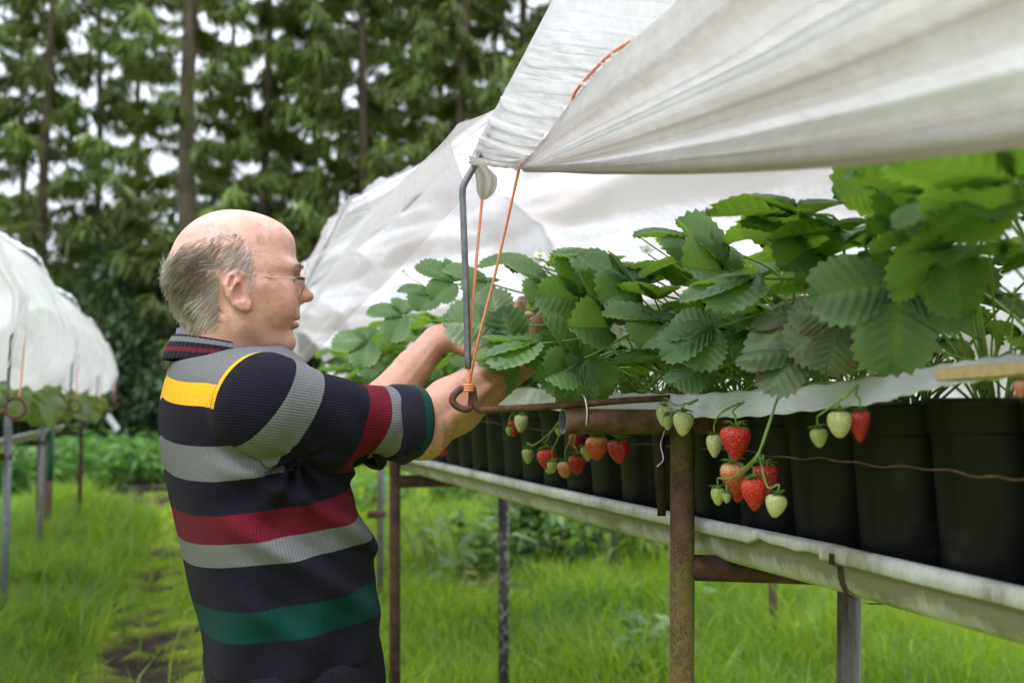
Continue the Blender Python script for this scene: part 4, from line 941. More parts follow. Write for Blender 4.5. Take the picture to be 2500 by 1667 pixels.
# single leaves as the photograph shows them
def near_plant(p):
    return min(PLANTS, key=lambda q: abs(np.dot(q[2]-p, RD)))
def hero(px, py, d, size, ang, nU, nT, nR=0.0, xT=0.0, mat='leaf', fold=.42, droop=.12, open_=1.3, latdrop=.08, seed=1, base=None, bend=.5, label=None, prad=.0021):
    J = P(px, py, d); pl = near_plant(J) if base is None else PLANTS[base-2]
    x = nrm(math.cos(ang)*CAM_R+math.sin(ang)*CAM_U+xT*CAM_T); z = nU*CAM_U+nT*CAM_T+nR*CAM_R; z = nrm(z-x*np.dot(x, z)); y = np.cross(z, x)
    V, F, ve, ed = blade(size, seed, fold, droop, 0, open_, latdrop)
    V = J+V[:, :1]*x+V[:, 1:2]*y+V[:, 2:]*z
    b = pl[2]+np.array([0, 0, -.005])+.02*nrm(J-pl[2])
    mid = (b+J)/2+np.array([0, 0, bend*.12])-x*.03
    o_ = leaf_mesh_obj("leaf", V, F, ve, ed, spline([b, mid, J-x*.004], 16), prad, M[mat], pl[0], True)
    if label: o_["label"] = label
    return o_
PI = math.pi
H = [
 # hands' surroundings
 dict(px=1215, py=795, d=1.93, size=.085, ang=PI*.98, nU=.35, nT=.9, mat='leaf_grey', fold=.12, open_=1.5, seed=41, droop=.05),
 dict(px=1262, py=868, d=1.93, size=.082, ang=PI*.60, nU=-.1, nT=1, mat='leaf_dark', fold=.18, open_=1.9, seed=42),
 dict(px=1405, py=890, d=1.86, size=.092, ang=PI*.72, nU=.75, nT=.25, fold=.75, open_=1.25, seed=43, droop=.05),
 dict(px=1318, py=838, d=1.84, size=.112, ang=PI*1.02, nU=.92, nT=.20, fold=.28, open_=.75, seed=44, droop=.10),
 dict(px=1425, py=880, d=1.84, size=.082, ang=PI*1.42, nU=.2, nT=.9, nR=.3, fold=.3, open_=.9, seed=45),
 dict(px=1490, py=800, d=1.83, size=.098, ang=PI*.66, nU=.7, nT=.22, fold=.8, open_=1.2, seed=46),
 dict(px=1340, py=700, d=2.02, size=.090, ang=PI*.85, nU=.7, nT=.3, fold=.45, open_=1.35, seed=47),
 dict(px=1480, py=640, d=1.95, size=.095, ang=PI*.92, nU=.8, nT=.20, fold=.35, open_=1.2, seed=48, mat='leaf'),
 dict(px=1545, py=700, d=1.80, size=.100, ang=PI*.80, nU=.75, nT=.32, fold=.35, open_=1.25, seed=49),
 dict(px=1290, py=640, d=2.10, size=.090, ang=PI*.95, nU=.85, nT=.25, fold=.35, open_=1.3, seed=50),
 dict(px=1190, py=690, d=2.20, size=.085, ang=PI*.90, nU=.7, nT=.3, fold=.4, open_=1.3, seed=51),
 dict(px=1110, py=690, d=2.35, size=.085, ang=PI*.85, nU=.6, nT=.35, fold=.4, open_=1.3, seed=52),
 dict(px=1060, py=720, d=2.50, size=.085, ang=PI*.95, nU=.8, nT=.3, fold=.35, open_=1.3, seed=53),
 dict(px=985, py=770, d=2.7, size=.090, ang=PI*.95, nU=.7, nT=.4, fold=.35, open_=1.3, seed=54),
 dict(px=900, py=830, d=2.9, size=.090, ang=PI*1.05, nU=.6, nT=.5, fold=.35, open_=1.3, seed=55),
 # the big ones on the right
 dict(px=1700, py=590, d=1.70, size=.095, ang=PI*.97, nU=.85, nT=.15, fold=.4, open_=1.2, seed=83),
 dict(px=1985, py=600, d=1.44, size=.09, ang=PI*.85, nU=.7, nT=.3, fold=.5, open_=1.2, seed=84),
 dict(px=1420, py=730, d=1.95, size=.09, ang=PI*.6, nU=.6, nT=.4, fold=.6, open_=1.2, seed=85),
 dict(px=1620, py=790, d=1.70, size=.09, ang=PI*.95, nU=.75, nT=.3, fold=.5, open_=1.2, seed=86),
 dict(px=1950, py=520, d=1.42, size=.115, ang=PI*.985, nU=.9, nT=-.16, fold=.22, open_=1.45, seed=60, droop=.10, base=6, bend=.9),
 dict(px=1770, py=660, d=1.62, size=.100, ang=PI*.73, nU=.55, nT=.25, fold=.75, open_=1.05, seed=61, droop=.02),
 dict(px=1845, py=680, d=1.50, size=.100, ang=PI*1.04, nU=.8, nT=.18, nR=-.1, fold=.25, open_=.8, seed=63),
 dict(px=2190, py=690, d=1.24, size=.098, ang=PI*1.50, nU=.25, nT=.95, mat='leaf_grey', fold=.10, open_=1.35, seed=64, droop=.15, base=3, bend=1.1),
 dict(px=2400, py=490, d=1.06, size=.088, ang=PI*1.05, nU=.9, nT=.22, mat='leaf', fold=.45, open_=1.4, seed=65, base=2, bend=1.2),
 dict(px=2480, py=440, d=.98, size=.105, ang=PI*.90, nU=.8, nT=-.35, fold=.35, open_=1.4, seed=66, base=2, bend=1.2),
 dict(px=2150, py=470, d=1.28, size=.105, ang=PI*.72, nU=.8, nT=.10, fold=.35, open_=1.4, seed=67, base=4, bend=1.2),
 dict(px=2330, py=470, d=1.15, size=.105, ang=PI*.88, nU=.8, nT=-.25, fold=.3, open_=1.35, seed=68, base=3, bend=1.2),
 dict(px=2330, py=600, d=1.14, size=.078, ang=PI*1.2, nU=.5, nT=-.5, fold=.3, open_=1.2, seed=69, base=3, bend=1.2),
 dict(px=2060, py=560, d=1.38, size=.095, ang=PI*.97, nU=.8, nT=-.12, fold=.3, open_=1.2, seed=70, base=5, bend=.9),
 dict(px=1975, py=780, d=1.40, size=.085, ang=PI*1.08, nU=.6, nT=.6, mat='leaf_old', fold=-.2, open_=.9, seed=71, droop=.5, label="drooping grey leaf with brown edge"),
 dict(px=1960, py=860, d=1.38, size=.075, ang=PI*1.02, nU=.8, nT=.3, mat='leaf_old', fold=-.35, open_=.8, seed=72, droop=.3, label="withered leaf with curled brown tip"),
 dict(px=1745, py=800, d=1.58, size=.080, ang=PI*1.15, nU=.5, nT=.4, mat='leaf', fold=.3, open_=.7, seed=74),
 dict(px=1730, py=905, d=1.62, size=.065, ang=PI*1.0, nU=.75, nT=.30, mat='leaf_grey', fold=-.3, open_=.5, seed=75),
 dict(px=2050, py=790, d=1.34, size=.065, ang=PI*1.15, nU=.2, nT=.6, mat='leaf_old', fold=-.1, open_=.9, seed=76),
]
for h in H: hero(**h)
# flowers
def flower(px, py, d, rad, tiltT=.4, seed=0):
    c = P(px, py, d); pl = near_plant(c); z = nrm(CAM_U+tiltT*CAM_T+.2*CAM_R); x = nrm(np.cross(z, CAM_T)); y = np.cross(z, x); mb = MB()
    for k in range(5):
        a = k*2*PI/5+seed; d1 = x*math.cos(a)+y*math.sin(a); d2 = np.cross(z, d1); V = []
        for t in np.linspace(0, 1, 6):
            for s in np.linspace(-1, 1, 5): V.append(c+d1*rad*(.15+.85*t)+d2*rad*.5*s*math.sin(math.pi*min(.93, .12+.8*t))+z*rad*.3*(t*t*.8-.2*s*s*t))
        mb.add(V, grid_faces(6, 5))
    o_ = mb.build("flower", M['petal'], pl[0])
    m2 = MB()
    for i in range(5):
        th = np.linspace(0, 2*PI, 12, endpoint=False); r_ = rad*.28*math.cos(i/4*1.4)
        m2.v.append(c+z*rad*(.05+.22*math.sin(i/4*1.5))+np.outer(r_*np.cos(th), x)+np.outer(r_*np.sin(th), y)); m2.att.append(np.zeros(12))
    m2.n = 60
    for f in grid_faces(5, 12, True): m2.f.append(tuple(int(q) for q in f)); m2.m.append(0)
    m2.f.append(tuple(range(48, 60))); m2.m.append(0)
    q = m2.build("flower_centre", M['pollen'], None); q.parent = o_; q.matrix_parent_inverse = o_.matrix_basis.inverted()
    q.matrix_parent_inverse = (Matrix.Translation(pl[0].location)).inverted() @ Matrix.Identity(4) if False else Matrix.Translation(-pl[0].location) @ Matrix.Identity(4)
    q.matrix_parent_inverse = Matrix.Identity(4)
    s = MB(); s.tube(spline([pl[2], (pl[2]+c)/2+[0, 0, .04], c-z*.004], 14), .0014, 5); s.build("flower_stalk", M['stalk'], pl[0])
for f in [(1318, 625, 2.1, .014, .6, 1), (1302, 642, 2.1, .012, 1.2, 2), (1560, 570, 1.85, .015, .1, 3), (1578, 612, 1.85, .012, .9, 4), (2062, 712, 1.35, .012, .6, 5), (1512, 808, 1.80, .016, .8, 6), (985, 603+60, 2.8, .014, .8, 7), (1330, 650, 2.2, .012, .5, 8)]: flower(*f)
# extra bare stalks and runners low in the pots, and black drip hose
for i, (r, u, c) in enumerate(PLANTS[:18], 2):
    mb = MB()
    for k in range(14 if i < 12 else 8):
        az = prng.uniform(0, 6.28); ln = prng.uniform(.07, .20); el = prng.uniform(.3, 1.3); d_ = np.array([math.cos(az)*math.cos(el), math.sin(az)*math.cos(el), math.sin(el)])
        b = c+np.array([prng.uniform(-.025, .025), prng.uniform(-.025, .025), -.008]); mb.tube(spline([b, b+d_*ln*.6+[0, 0, .015], b+d_*ln+[0, 0, -.03*ln/.1*(el < .7)]], 9), np.linspace(.0020, .0012, 9), 5)
    mb.build("stalks", M['stalk'], r)
mb = MB()
for i, (r, u, c) in enumerate(PLANTS[:20]):
    o0 = c+RP*.10+[0, 0, -.01]; mb.tube(spline([o0, o0+[0, 0, .08]-RP*.01, c+RP*.04+[0, 0, .06], c+RP*.02+[0, 0, -.01]], 14), .0022, 6)
mb.tube([RW(.2, 1.06, -.008), RW(4.2, 1.06, -.008)], .008, 8)
o = mb.build("drip_hose", M['hose']); tag(o, "black drip hose with thin feeder tubes running behind the plants", "hose")

# long stalks that run out over the tape
RUN = [[(1900, 950), (1700, 900), (1560, 852), (1420, 880)], [(1760, 955), (1600, 905), (1480, 900), (1390, 935)], [(1640, 960), (1500, 948), (1400, 930), (1340, 890)], [(1700, 905), (1620, 915), (1540, 985)], [(2200, 930), (2000, 935), (1850, 950), (1770, 975)],
       [(2330, 880), (2140, 915), (1950, 960), (1880, 985)], [(2120, 930), (2010, 880), (1900, 800), (1850, 760)], [(2060, 930), (1960, 870), (1830, 830), (1790, 840)], [(2400, 830), (2300, 780), (2180, 730)], [(2280, 920), (2200, 830), (2120, 770)], [(2420, 900), (2300, 860), (2150, 830)], [(1580, 950), (1500, 860), (1440, 790)], [(1900, 940), (1930, 800), (1950, 640)], [(2150, 930), (2110, 780), (2095, 620)], [(2240, 930), (2260, 780), (2250, 640)], [(2080, 930), (2060, 760), (2010, 600)]]
for rn in RUN:
    p0_ = RQ(*rn[0], .93); pl = near_plant(p0_); mb = MB()
    mb.tube(spline([RQ(x_, y_, .93-.13*k/(len(rn)-1)) for k, (x_, y_) in enumerate(rn)], 22), np.linspace(.0023, .0014, 22), 6); mb.build("stalk", M['stalk'], pl[0])

# leafy plants of the left bed
lrng = np.random.default_rng(9)
def round_blade(s, seed):
    v, f, ve, e = leaflet(s, s*.98, .12, .25, 0, seed, 41, 4); return v, f, ve, e
M['leaf_left'] = leafy("pale round leaves", [(0, (.06, .10, .025)), (.5, (.13, .19, .055)), (1, (.22, .26, .10))], (.28, .40, .08), .42, .4, scale=12)
LL = None
LLAB = ["round leaved plant cut by the left picture edge", "round leaved plant hanging right under the rusty eyelet at the left edge", "round leaved plant just right of the eyelet at the left edge", "round leaved plant above the nearest grey leg of the left bed", "round leaved plant between the first two grey legs of the left bed", "round leaved plant above the slim second grey leg", "round leaved plant beside the brown legs of the left bed", "round leaved plant at the far end beside the white plastic strip"]
for i, u in enumerate([5.6, 6.1, 6.6, 7.2, 7.9, 8.7, 9.6, 10.6]):
    c = RW(u, -.80, -.02); r = empty("round_leaved_plant", c, LLAB[i], "plant", "leafy plants of the left bed")
    for k in range(26):
        az = k*2.4+lrng.uniform(-.3, .3); ln = lrng.uniform(.12, .36); el = lrng.uniform(-.1, 1.0); d_ = np.array([math.cos(az)*math.cos(el)*.9, math.sin(az)*math.cos(el)*1.3, math.sin(el)*.55])
        if LL is None:
            V, F, ve, ed = round_blade(.105, 5); st = np.array([[-.10, 0, -.06], [-.05, 0, -.01], [0, 0, 0]]); LL = leaf_mesh_obj("leaf", V, F, ve, ed, spline(st, 6), .0025, M['leaf_left'], None, False); o_ = LL
        else: o_ = LL.copy(); COL.objects.link(o_)
        o_.parent = r; o_.location = tuple(d_*ln); o_.rotation_euler = (lrng.normal(0, .5), lrng.uniform(.1, 1.1), az); s_ = lrng.uniform(.7, 1.25)*(1+.05*i); o_.scale = (s_, s_, s_)
for i, u in enumerate([5.7, 6.2, 6.8, 7.4, 8.0, 8.7, 9.4, 10.2]):
    add_pot(u, -.957, -.02, "dark pot hidden among the leaves of the left bed", "dark pots in the left bed")
mb = MB()

# ---------------------------------------------------------------- strawberries
def berry_mat(name, stops, seedcol, rough=.3):
    m, N, L, b = new_mat(name); t = N.new("ShaderNodeTexCoord"); se = N.new("ShaderNodeSeparateXYZ"); L.new(t.outputs["Object"], se.inputs[0])
    n = noise(N, L, 3.2, 3); oi = N.new("ShaderNodeObjectInfo")
    ad = N.new("ShaderNodeMath"); ad.operation = 'MULTIPLY_ADD'; ad.inputs[1].default_value = .45; L.new(n.outputs["Fac"], ad.inputs[0])
    zz = N.new("ShaderNodeMath"); zz.operation = 'MULTIPLY'; zz.inputs[1].default_value = -.85; L.new(se.outputs["Z"], zz.inputs[0]); L.new(zz.outputs[0], ad.inputs[2])
    r = ramp(N, stops); L.new(ad.outputs[0], r.inputs["Fac"])
    v = N.new("ShaderNodeTexVoronoi"); v.inputs["Scale"].default_value = 11.5; v.inputs["Randomness"].default_value = .55; L.new(t.outputs["Object"], v.inputs["Vector"])
    k = ramp(N, [(.12, (1, 1, 1)), (.19, (0, 0, 0))]); L.new(v.outputs["Distance"], k.inputs["Fac"])
    mx = N.new("ShaderNodeMixRGB"); mx.inputs["Color2"].default_value = (*seedcol, 1); L.new(k.outputs["Color"], mx.inputs["Fac"]); L.new(r.outputs["Color"], mx.inputs["Color1"]); L.new(mx.outputs["Color"], b.inputs["Base Color"])
    b.inputs["Roughness"].default_value = rough; b.inputs["Specular IOR Level"].default_value = .5; b.inputs["Subsurface Weight"].default_value = .12; b.inputs["Subsurface Radius"].default_value = (.004, .0015, .001); b.inputs["Subsurface Scale"].default_value = 1.0
    q = ramp(N, [(.0, (.35, .35, .35)), (.10, (.35, .35, .35)), (.26, (.0, .0, .0)), (.55, (1, 1, 1))]); L.new(v.outputs["Distance"], q.inputs["Fac"])
    bump(N, L, b, q.outputs["Color"], .75, .0022); return m
M['ripe'] = berry_mat("ripe strawberry", [(.1, (.62, .06, .035)), (.45, (.56, .016, .018)), (.9, (.48, .010, .016))], (.78, .42, .10), .22)
M['deep'] = berry_mat("deep red strawberry", [(.1, (.44, .02, .018)), (.6, (.36, .008, .014))], (.68, .32, .09), .22)
M['blush'] = berry_mat("half ripe strawberry", [(.10, (.62, .50, .26)), (.34, (.66, .32, .15)), (.55, (.60, .10, .045)), (.95, (.50, .04, .03))], (.70, .34, .09), .26)
M['pale'] = berry_mat("unripe strawberry", [(.1, (.46, .50, .20)), (.6, (.56, .56, .26)), (.95, (.62, .55, .30))], (.34, .30, .06), .42)
M['green'] = berry_mat("small green strawberry", [(.1, (.28, .38, .10)), (.6, (.38, .46, .14)), (.95, (.46, .48, .2))], (.24, .25, .05), .45)
M['pink'] = berry_mat("pinkish strawberry", [(.1, (.62, .46, .26)), (.4, (.66, .33, .19)), (.7, (.62, .19, .11)), (.95, (.6, .24, .14))], (.55, .13, .06), .36)
M['sepal'] = leafy("strawberry sepals", [(0, (.07, .16, .02)), (1, (.16, .28, .05))], (.2, .36, .05), .3, .5)
def berry_geo(seed, pointy):
    R_ = np.random.default_rng(seed); n, k = 40, 26; th = np.linspace(0, 2*PI, n, endpoint=False); V = []
    for i in range(k):
        t = i/(k-1); a = t*PI
        z = -.5*(1-math.cos(a))*1.0; r = .5*math.sin(a)**.82*(1+.30*math.cos(a)-pointy*.16*(1-math.cos(a)))
        r *= 1+.0*t
        lump = 1+.035*np.sin(th*2+seed)+.025*np.sin(th*3+seed*2.1+t*2)
        V.append(np.stack([r*lump*np.cos(th), r*lump*np.sin(th), np.full(n, z+ .05*math.exp(-(t/.12)**2)*-1)], 1))
    V = np.concatenate(V); V[:, :2] /= (np.ptp(V[:, 0])); return V, grid_faces(k, n, True)
BG = [berry_geo(3, .5), berry_geo(8, 1.0), berry_geo(15, .1)]
def sepal_geo(seed, m=9):
    R_ = np.random.default_rng(seed); mb = MB()
    for k in range(m):
        a = k*2*PI/m+R_.normal(0, .15); ln = R_.uniform(.38, .56); el = R_.uniform(-.35, .75); d1 = np.array([math.cos(a), math.sin(a), 0]); d2 = np.array([-d1[1], d1[0], 0]); V = []
        for t in np.linspace(0, 1, 6):
            c = d1*(.03+ln*t*math.cos(el))+np.array([0, 0, .02+ln*t*math.sin(el)*.8+.10*math.sin(t*3)-.02*t]); wd = .085*math.sin(PI*(.25+.74*t))
            V += [c-d2*wd, c+np.array([0, 0, -.03]), c+d2*wd]
        mb.add(V, grid_faces(6, 3))
    V, F = tube([[0, 0, -.02], [0, 0, .06], [0, 0, .12]], [.10, .05, .028], 8); mb.add(V, F); return mb
berry_cache = {}
def berry(px, py, wpx, hpx, kind, root, lab, v=.74, tilt=(0, 0), geo=0, mid=None, group=None, seed=0, stalk=True):
    c = RQ(px, py, v); s = FPX/c[1]; wd, ht = wpx/s, hpx/s; key = (geo, kind)
    if key not in berry_cache:
        o_ = mesh_np("strawberry", BG[geo][0], BG[geo][1], M[kind]); berry_cache[key] = o_
    else: o_ = berry_cache[key].copy(); COL.objects.link(o_)
    o_.rotation_euler = (tilt[1], tilt[0], seed*1.3); o_.scale = (wd, wd, ht)
    Rm = o_.rotation_euler.to_matrix(); top = c+np.array(Rm @ Vector((0, 0, ht*.5))); o_.location = tuple(top)
    tag(o_, lab, "strawberry", group or "strawberries hanging over the tape")
    ck = ('s', seed % 4)
    if ck not in berry_cache: q = sepal_geo(seed % 4).build("calyx", M['sepal']); berry_cache[ck] = q
    else: q = berry_cache[ck].copy(); COL.objects.link(q)
    q.parent = o_; f = wd if kind not in ('green',) else wd*1.25
    q.scale = (f/wd*1.0, f/wd*1.0, f/ht*1.0); q.location = (0, 0, -.055)
    if root is not None and stalk:
        r3 = RQ(*root) if len(root) == 3 else RQ(root[0], root[1], v)
        up = np.array(Rm @ Vector((0, 0, 1))); pts = [r3]
        if mid: pts += [RQ(m_[0], m_[1], v-.004) for m_ in mid]
        pts += [top+up*.012, top+up*.001]; TR.setdefault(near_plant(r3)[0].name, MB()).tube(spline(pts, 18), np.linspace(.0015, .0010, 18), 6)
    return o_
TR = {}
def z6(x, y): return 1200+x/3.36, 930+y/3.36
def z8(x, y): return 1600+x/2.044, 900+y/2.044
def b6(x, y, w_, h_, kind, root, lab, **k): px, py = z6(x, y); return berry(px, py, w_/3.36, h_/3.36, kind, root, lab, **k)
def b8(x, y, w_, h_, kind, root, lab, **k): px, py = z8(x, y); return berry(px, py, w_/2.044, h_/2.044, kind, root, lab, **k)
# far little group
r1 = (*z6(210, 190), .79)
b6(182, 385, 100, 145, 'ripe', r1, "red strawberry tucked behind a pale one, left of the rusty pipe", v=.775, tilt=(.05, 0), seed=1)
b6(243, 345, 118, 150, 'pale', r1, "yellowish green strawberry left of the rusty pipe, in front of a red one", v=.745, seed=2, tilt=(-.1, 0))
b6(146, 408, 62, 74, 'green', r1, "smallest green strawberry of the group left of the rusty pipe", v=.735, seed=3, mid=[z6(150, 300)])
# cluster left of and below the pipe end
r2 = (*z6(640, 215), .79); br = z6(500, 400)
b6(300, 612, 102, 125, 'green', r2, "pale green strawberry at the left end of the cluster under the pipe", seed=4, mid=[br, z6(350, 520)], tilt=(-.12, 0))
b6(457, 640, 162, 185, 'ripe', r2, "shiny red strawberry at the left of the cluster under the pipe", seed=5, mid=[br, z6(462, 470)], tilt=(-.12, 0), geo=0)
b6(498, 702, 88, 100, 'green', r2, "small green strawberry in front of the red one under the pipe", v=.715, seed=6, mid=[z6(560, 430), z6(500, 560)])
b6(600, 720, 126, 140, 'pink', r2, "pinkish white strawberry, lowest of the cluster under the pipe", v=.725, seed=7, mid=[z6(660, 420), z6(605, 560)], geo=2)
b6(698, 680, 142, 165, 'deep', r2, "dark red strawberry beside the pinkish white one", v=.74, seed=8, mid=[z6(690, 400), z6(672, 520)], tilt=(.1, 0))
b6(694, 495, 140, 150, 'deep', r2, "dark red strawberry partly behind the open pipe end", v=.755, seed=9, mid=[z6(680, 330)])
b6(778, 590, 92, 135, 'green', r2, "pale green strawberry peeping out behind the orange red one", v=.755, seed=10, tilt=(-.2, 0), stalk=False)
b6(860, 545, 205, 195, 'blush', (*z6(880, 230), .80), "orange red strawberry with a cream top below the pipe", v=.725, seed=11, geo=2)
b6(1042, 572, 184, 200, 'deep', (*z6(1000, 230), .80), "deep red pointed strawberry right of the orange red one", v=.735, seed=12, geo=0, tilt=(.06, 0))
b6(556, 415, 66, 76, 'green', r2, "tiny green strawberry on the upper stalk of the pipe cluster", v=.745, seed=13)
b6(470, 740, 60, 40, 'green', r2, "tiny green strawberry mostly hidden under the small green one", v=.735, seed=14, stalk=False)
# on the post
r3 = (*z6(1690, 150), .77)
b6(1415, 285, 130, 175, 'pale', r3, "pale green strawberry at the pipe joint, left of its pair", v=.765, seed=15, tilt=(.08, 0), mid=[z6(1520, 200)])
b6(1442, 338, 98, 130, 'green', r3, "smaller green strawberry overlapping the pale one at the pipe joint", v=.745, seed=16, stalk=False)
b6(1570, 348, 168, 205, 'pale', r3, "plump pale yellow strawberry in front of the mossy post top", v=.745, seed=17, tilt=(-.05, 0), mid=[z6(1620, 190)])
# big cluster
r4 = (*z8(610, 140), .76); k4 = z8(520, 400)
b8(292, 382, 82, 118, 'pale', (*z8(420, 170), .77), "pale green strawberry left of the biggest red one", v=.735, seed=18, mid=[z8(325, 220)], tilt=(-.05, 0))
b8(398, 368, 156, 178, 'ripe', (*z8(440, 165), .77), "biggest bright red strawberry, top of the hanging cluster", v=.725, seed=19, mid=[z8(385, 210)], geo=1)
b8(388, 540, 128, 165, 'blush', r4, "orange red strawberry at the left of the hanging cluster", v=.735, seed=20, geo=0, tilt=(-.22, 0), stalk=False)
b8(410, 600, 90, 130, 'ripe', r4, "red strawberry half hidden in the middle of the hanging cluster", v=.752, seed=21, stalk=False, tilt=(-.2, 0))
b8(543, 545, 126, 150, 'deep', r4, "dark red strawberry at the back right of the hanging cluster", v=.755, seed=22, mid=[k4, z8(530, 450)], tilt=(.1, 0))
b8(487, 622, 142, 165, 'ripe', r4, "red strawberry in front at the bottom of the hanging cluster", v=.715, seed=23, mid=[k4, z8(475, 480)], geo=1)
b8(592, 678, 105, 118, 'pale', r4, "pale green strawberry at the lower right of the hanging cluster", v=.72, seed=24, mid=[k4, z8(525, 480), z8(555, 590)], tilt=(.15, 0))
b8(307, 632, 70, 92, 'green', r4, "small pale green strawberry at the lower left of the hanging cluster", v=.72, seed=25, mid=[k4, z8(430, 520), z8(345, 545)])
b8(350, 640, 46, 52, 'green', r4, "tiny green strawberry bud at the lower left of the hanging cluster", v=.715, seed=26, mid=[k4, z8(420, 510), z8(355, 560)])
# right pair
r5 = (*z8(1010, 80), .77)
b8(812, 342, 84, 100, 'green', r5, "small green strawberry left of the berry pair on the right", v=.75, seed=27, mid=[z8(930, 150), z8(830, 220)], tilt=(.1, 0))
b8(917, 275, 128, 138, 'pale', r5, "large pale green strawberry in front of the red one on the right", v=.745, seed=28, geo=2, mid=[z8(950, 140)])
b8(1017, 285, 104, 165, 'deep', r5, "red strawberry behind the large pale green one on the right", v=.765, seed=29, geo=1, mid=[z8(1000, 130)])
b8(1820, 100, 70, 90, 'pink', None, "pale strawberry cut by the right edge of the picture", v=.76, seed=30)
berry(1080, 1082, 44, 62, 'ripe', None, "red strawberry hanging just behind the picker's elbow", v=.76, seed=31)
berry(2240, 845, 46, 70, 'ripe', None, "red strawberry deep among the leaves on the right", v=.95, seed=32)
for k, mbt in TR.items(): mbt.build("fruit_stalks", M['stalk'], bpy.data.objects[k])
# ---------------------------------------------------------------- the picker: implicit surfaces
def smin(a, b, k): h = np.clip(.5+.5*(b-a)/k, 0, 1); return b*(1-h)+a*h-k*h*(1-h)
def smax(a, b, k): return -smin(-a, -b, k)
def cap(p, a, b, r0, r1):
    a = np.asarray(a, np.float32); b = np.asarray(b, np.float32); ab = b-a; pa = p-a
    h = np.clip((pa @ ab)/np.dot(ab, ab), 0, 1); d = pa-h[:, None]*ab
    return np.sqrt((d*d).sum(1))-(r0+(r1-r0)*h)
def ell(p, c, r):
    q = p-np.asarray(c, np.float32); r = np.asarray(r, np.float32); k0 = np.sqrt(((q/r)**2).sum(1)); k1 = np.sqrt(((q/(r*r))**2).sum(1))
    return k0*(k0-1)/np.maximum(k1, 1e-6)
def curve_d(p, pts):
    d = None
    for a, b in zip(pts[:-1], pts[1:]):
        q = cap(p, a, b, 0, 0); d = q if d is None else np.minimum(d, q)
    return d
def surface(fn, lo, hi, res, proj=3):
    lo = np.asarray(lo, float); hi = np.asarray(hi, float); n = np.ceil((hi-lo)/res).astype(int)+1
    ax = [lo[i]+np.arange(n[i])*res for i in range(3)]
    Xg = np.stack(np.meshgrid(*ax, indexing='ij'), -1).reshape(-1, 3).astype(np.float32)
    Fv = np.concatenate([fn(c) for c in np.array_split(Xg, max(1, len(Xg)//400000))]).reshape(n)
    Sg = Fv < 0; nx, ny, nz = n
    cnt = np.zeros(n-1, np.int8)
    for dx in (0, 1):
        for dy in (0, 1):
            for dz in (0, 1): cnt += Sg[dx:nx-1+dx, dy:ny-1+dy, dz:nz-1+dz]
    act = (cnt > 0) & (cnt < 8); idx = -np.ones(n-1, np.int64); ijk = np.argwhere(act); idx[act] = np.arange(len(ijk))
    acc = np.zeros((len(ijk), 3)); wt = np.zeros(len(ijk))
    cs = [(a, b, c) for a in (0, 1) for b in (0, 1) for c in (0, 1)]
    for a in cs:
        for d in range(3):
            if a[d]: continue
            b = list(a); b[d] = 1
            fa = Fv[ijk[:, 0]+a[0], ijk[:, 1]+a[1], ijk[:, 2]+a[2]]; fb = Fv[ijk[:, 0]+b[0], ijk[:, 1]+b[1], ijk[:, 2]+b[2]]
            m = (fa < 0) != (fb < 0); t = np.where(m, fa/np.where(fa == fb, 1, fa-fb), 0)
            pt = np.tile(np.array(a, float), (len(ijk), 1)); pt[:, d] += t; acc += np.where(m[:, None], pt, 0); wt += m
    V = lo+(ijk+acc/np.maximum(wt, 1)[:, None])*res
    F = []
    for d in range(3):
        e, f = (d+1) % 3, (d+2) % 3
        sl0 = [slice(None)]*3; sl1 = [slice(None)]*3; sl0[d] = slice(0, n[d]-1); sl1[d] = slice(1, n[d])
        A, B = Sg[tuple(sl0)], Sg[tuple(sl1)]; ch = np.argwhere(A != B); ch = ch[(ch[:, e] > 0) & (ch[:, f] > 0) & (ch[:, e] < n[e]-1) & (ch[:, f] < n[f]-1)]
        s = A[ch[:, 0], ch[:, 1], ch[:, 2]]
        def at(oe, of):
            q = ch.copy(); q[:, e] -= oe; q[:, f] -= of; return idx[q[:, 0], q[:, 1], q[:, 2]]
        quad = np.stack([at(1, 1), at(0, 1), at(0, 0), at(1, 0)], 1); quad[~s] = quad[~s][:, ::-1]; F.append(quad)
    F = np.concatenate(F); F = F[(F >= 0).all(1)]
    h = res*.25
    for _ in range(proj):
        f0 = fn(V.astype(np.float32)); g = np.stack([fn((V+np.eye(3)[i]*h).astype(np.float32))-fn((V-np.eye(3)[i]*h).astype(np.float32)) for i in range(3)], 1)/(2*h)
        V = V-np.clip(f0, -res, res)[:, None]*g/np.maximum((g*g).sum(1, keepdims=True), .05)*.9
    return V, F

YAW = math.radians(18)
Fh = np.array([math.cos(YAW), math.sin(YAW), 0]); Lh = np.array([-math.sin(YAW), math.cos(YAW), 0]); Zu = np.array([0, 0, 1.])
Hc = P(578, 690, 1.88); HM = np.stack([Fh, Lh, Zu])          # world -> head rows
def hw(p): return Hc+np.asarray(p, float) @ HM                 # head coordinates -> world
SH = 1478.0
def hz(zx, zy, y=0.0):
    """point on the profile traced from the photograph, as head coordinates"""
    px, py = 380+zx/3.919, 480+zy/3.919
    return np.array([(px-575)/SH, y, (690-py)/SH])
def dense(tab, n=300):
    tab = np.array(tab, float); s = spline(tab, n); return s[np.argsort(s[:, 0])]
FACE = dense([(-.125, .035, .055, .006), (-.116, .012, .071, .026), (-.106, -.016, .082, .040), (-.092, -.045, .0885, .050), (-.075, -.066, .0895, .0585), (-.055, -.080, .092, .064), (-.035, -.090, .0925, .0685), (-.015, -.097, .0935, .0725), (.005, -.102, .0940, .0755), (.025, -.100, .0955, .0750), (.045, -.082, .082, .064), (.065, -.05, .055, .045)])
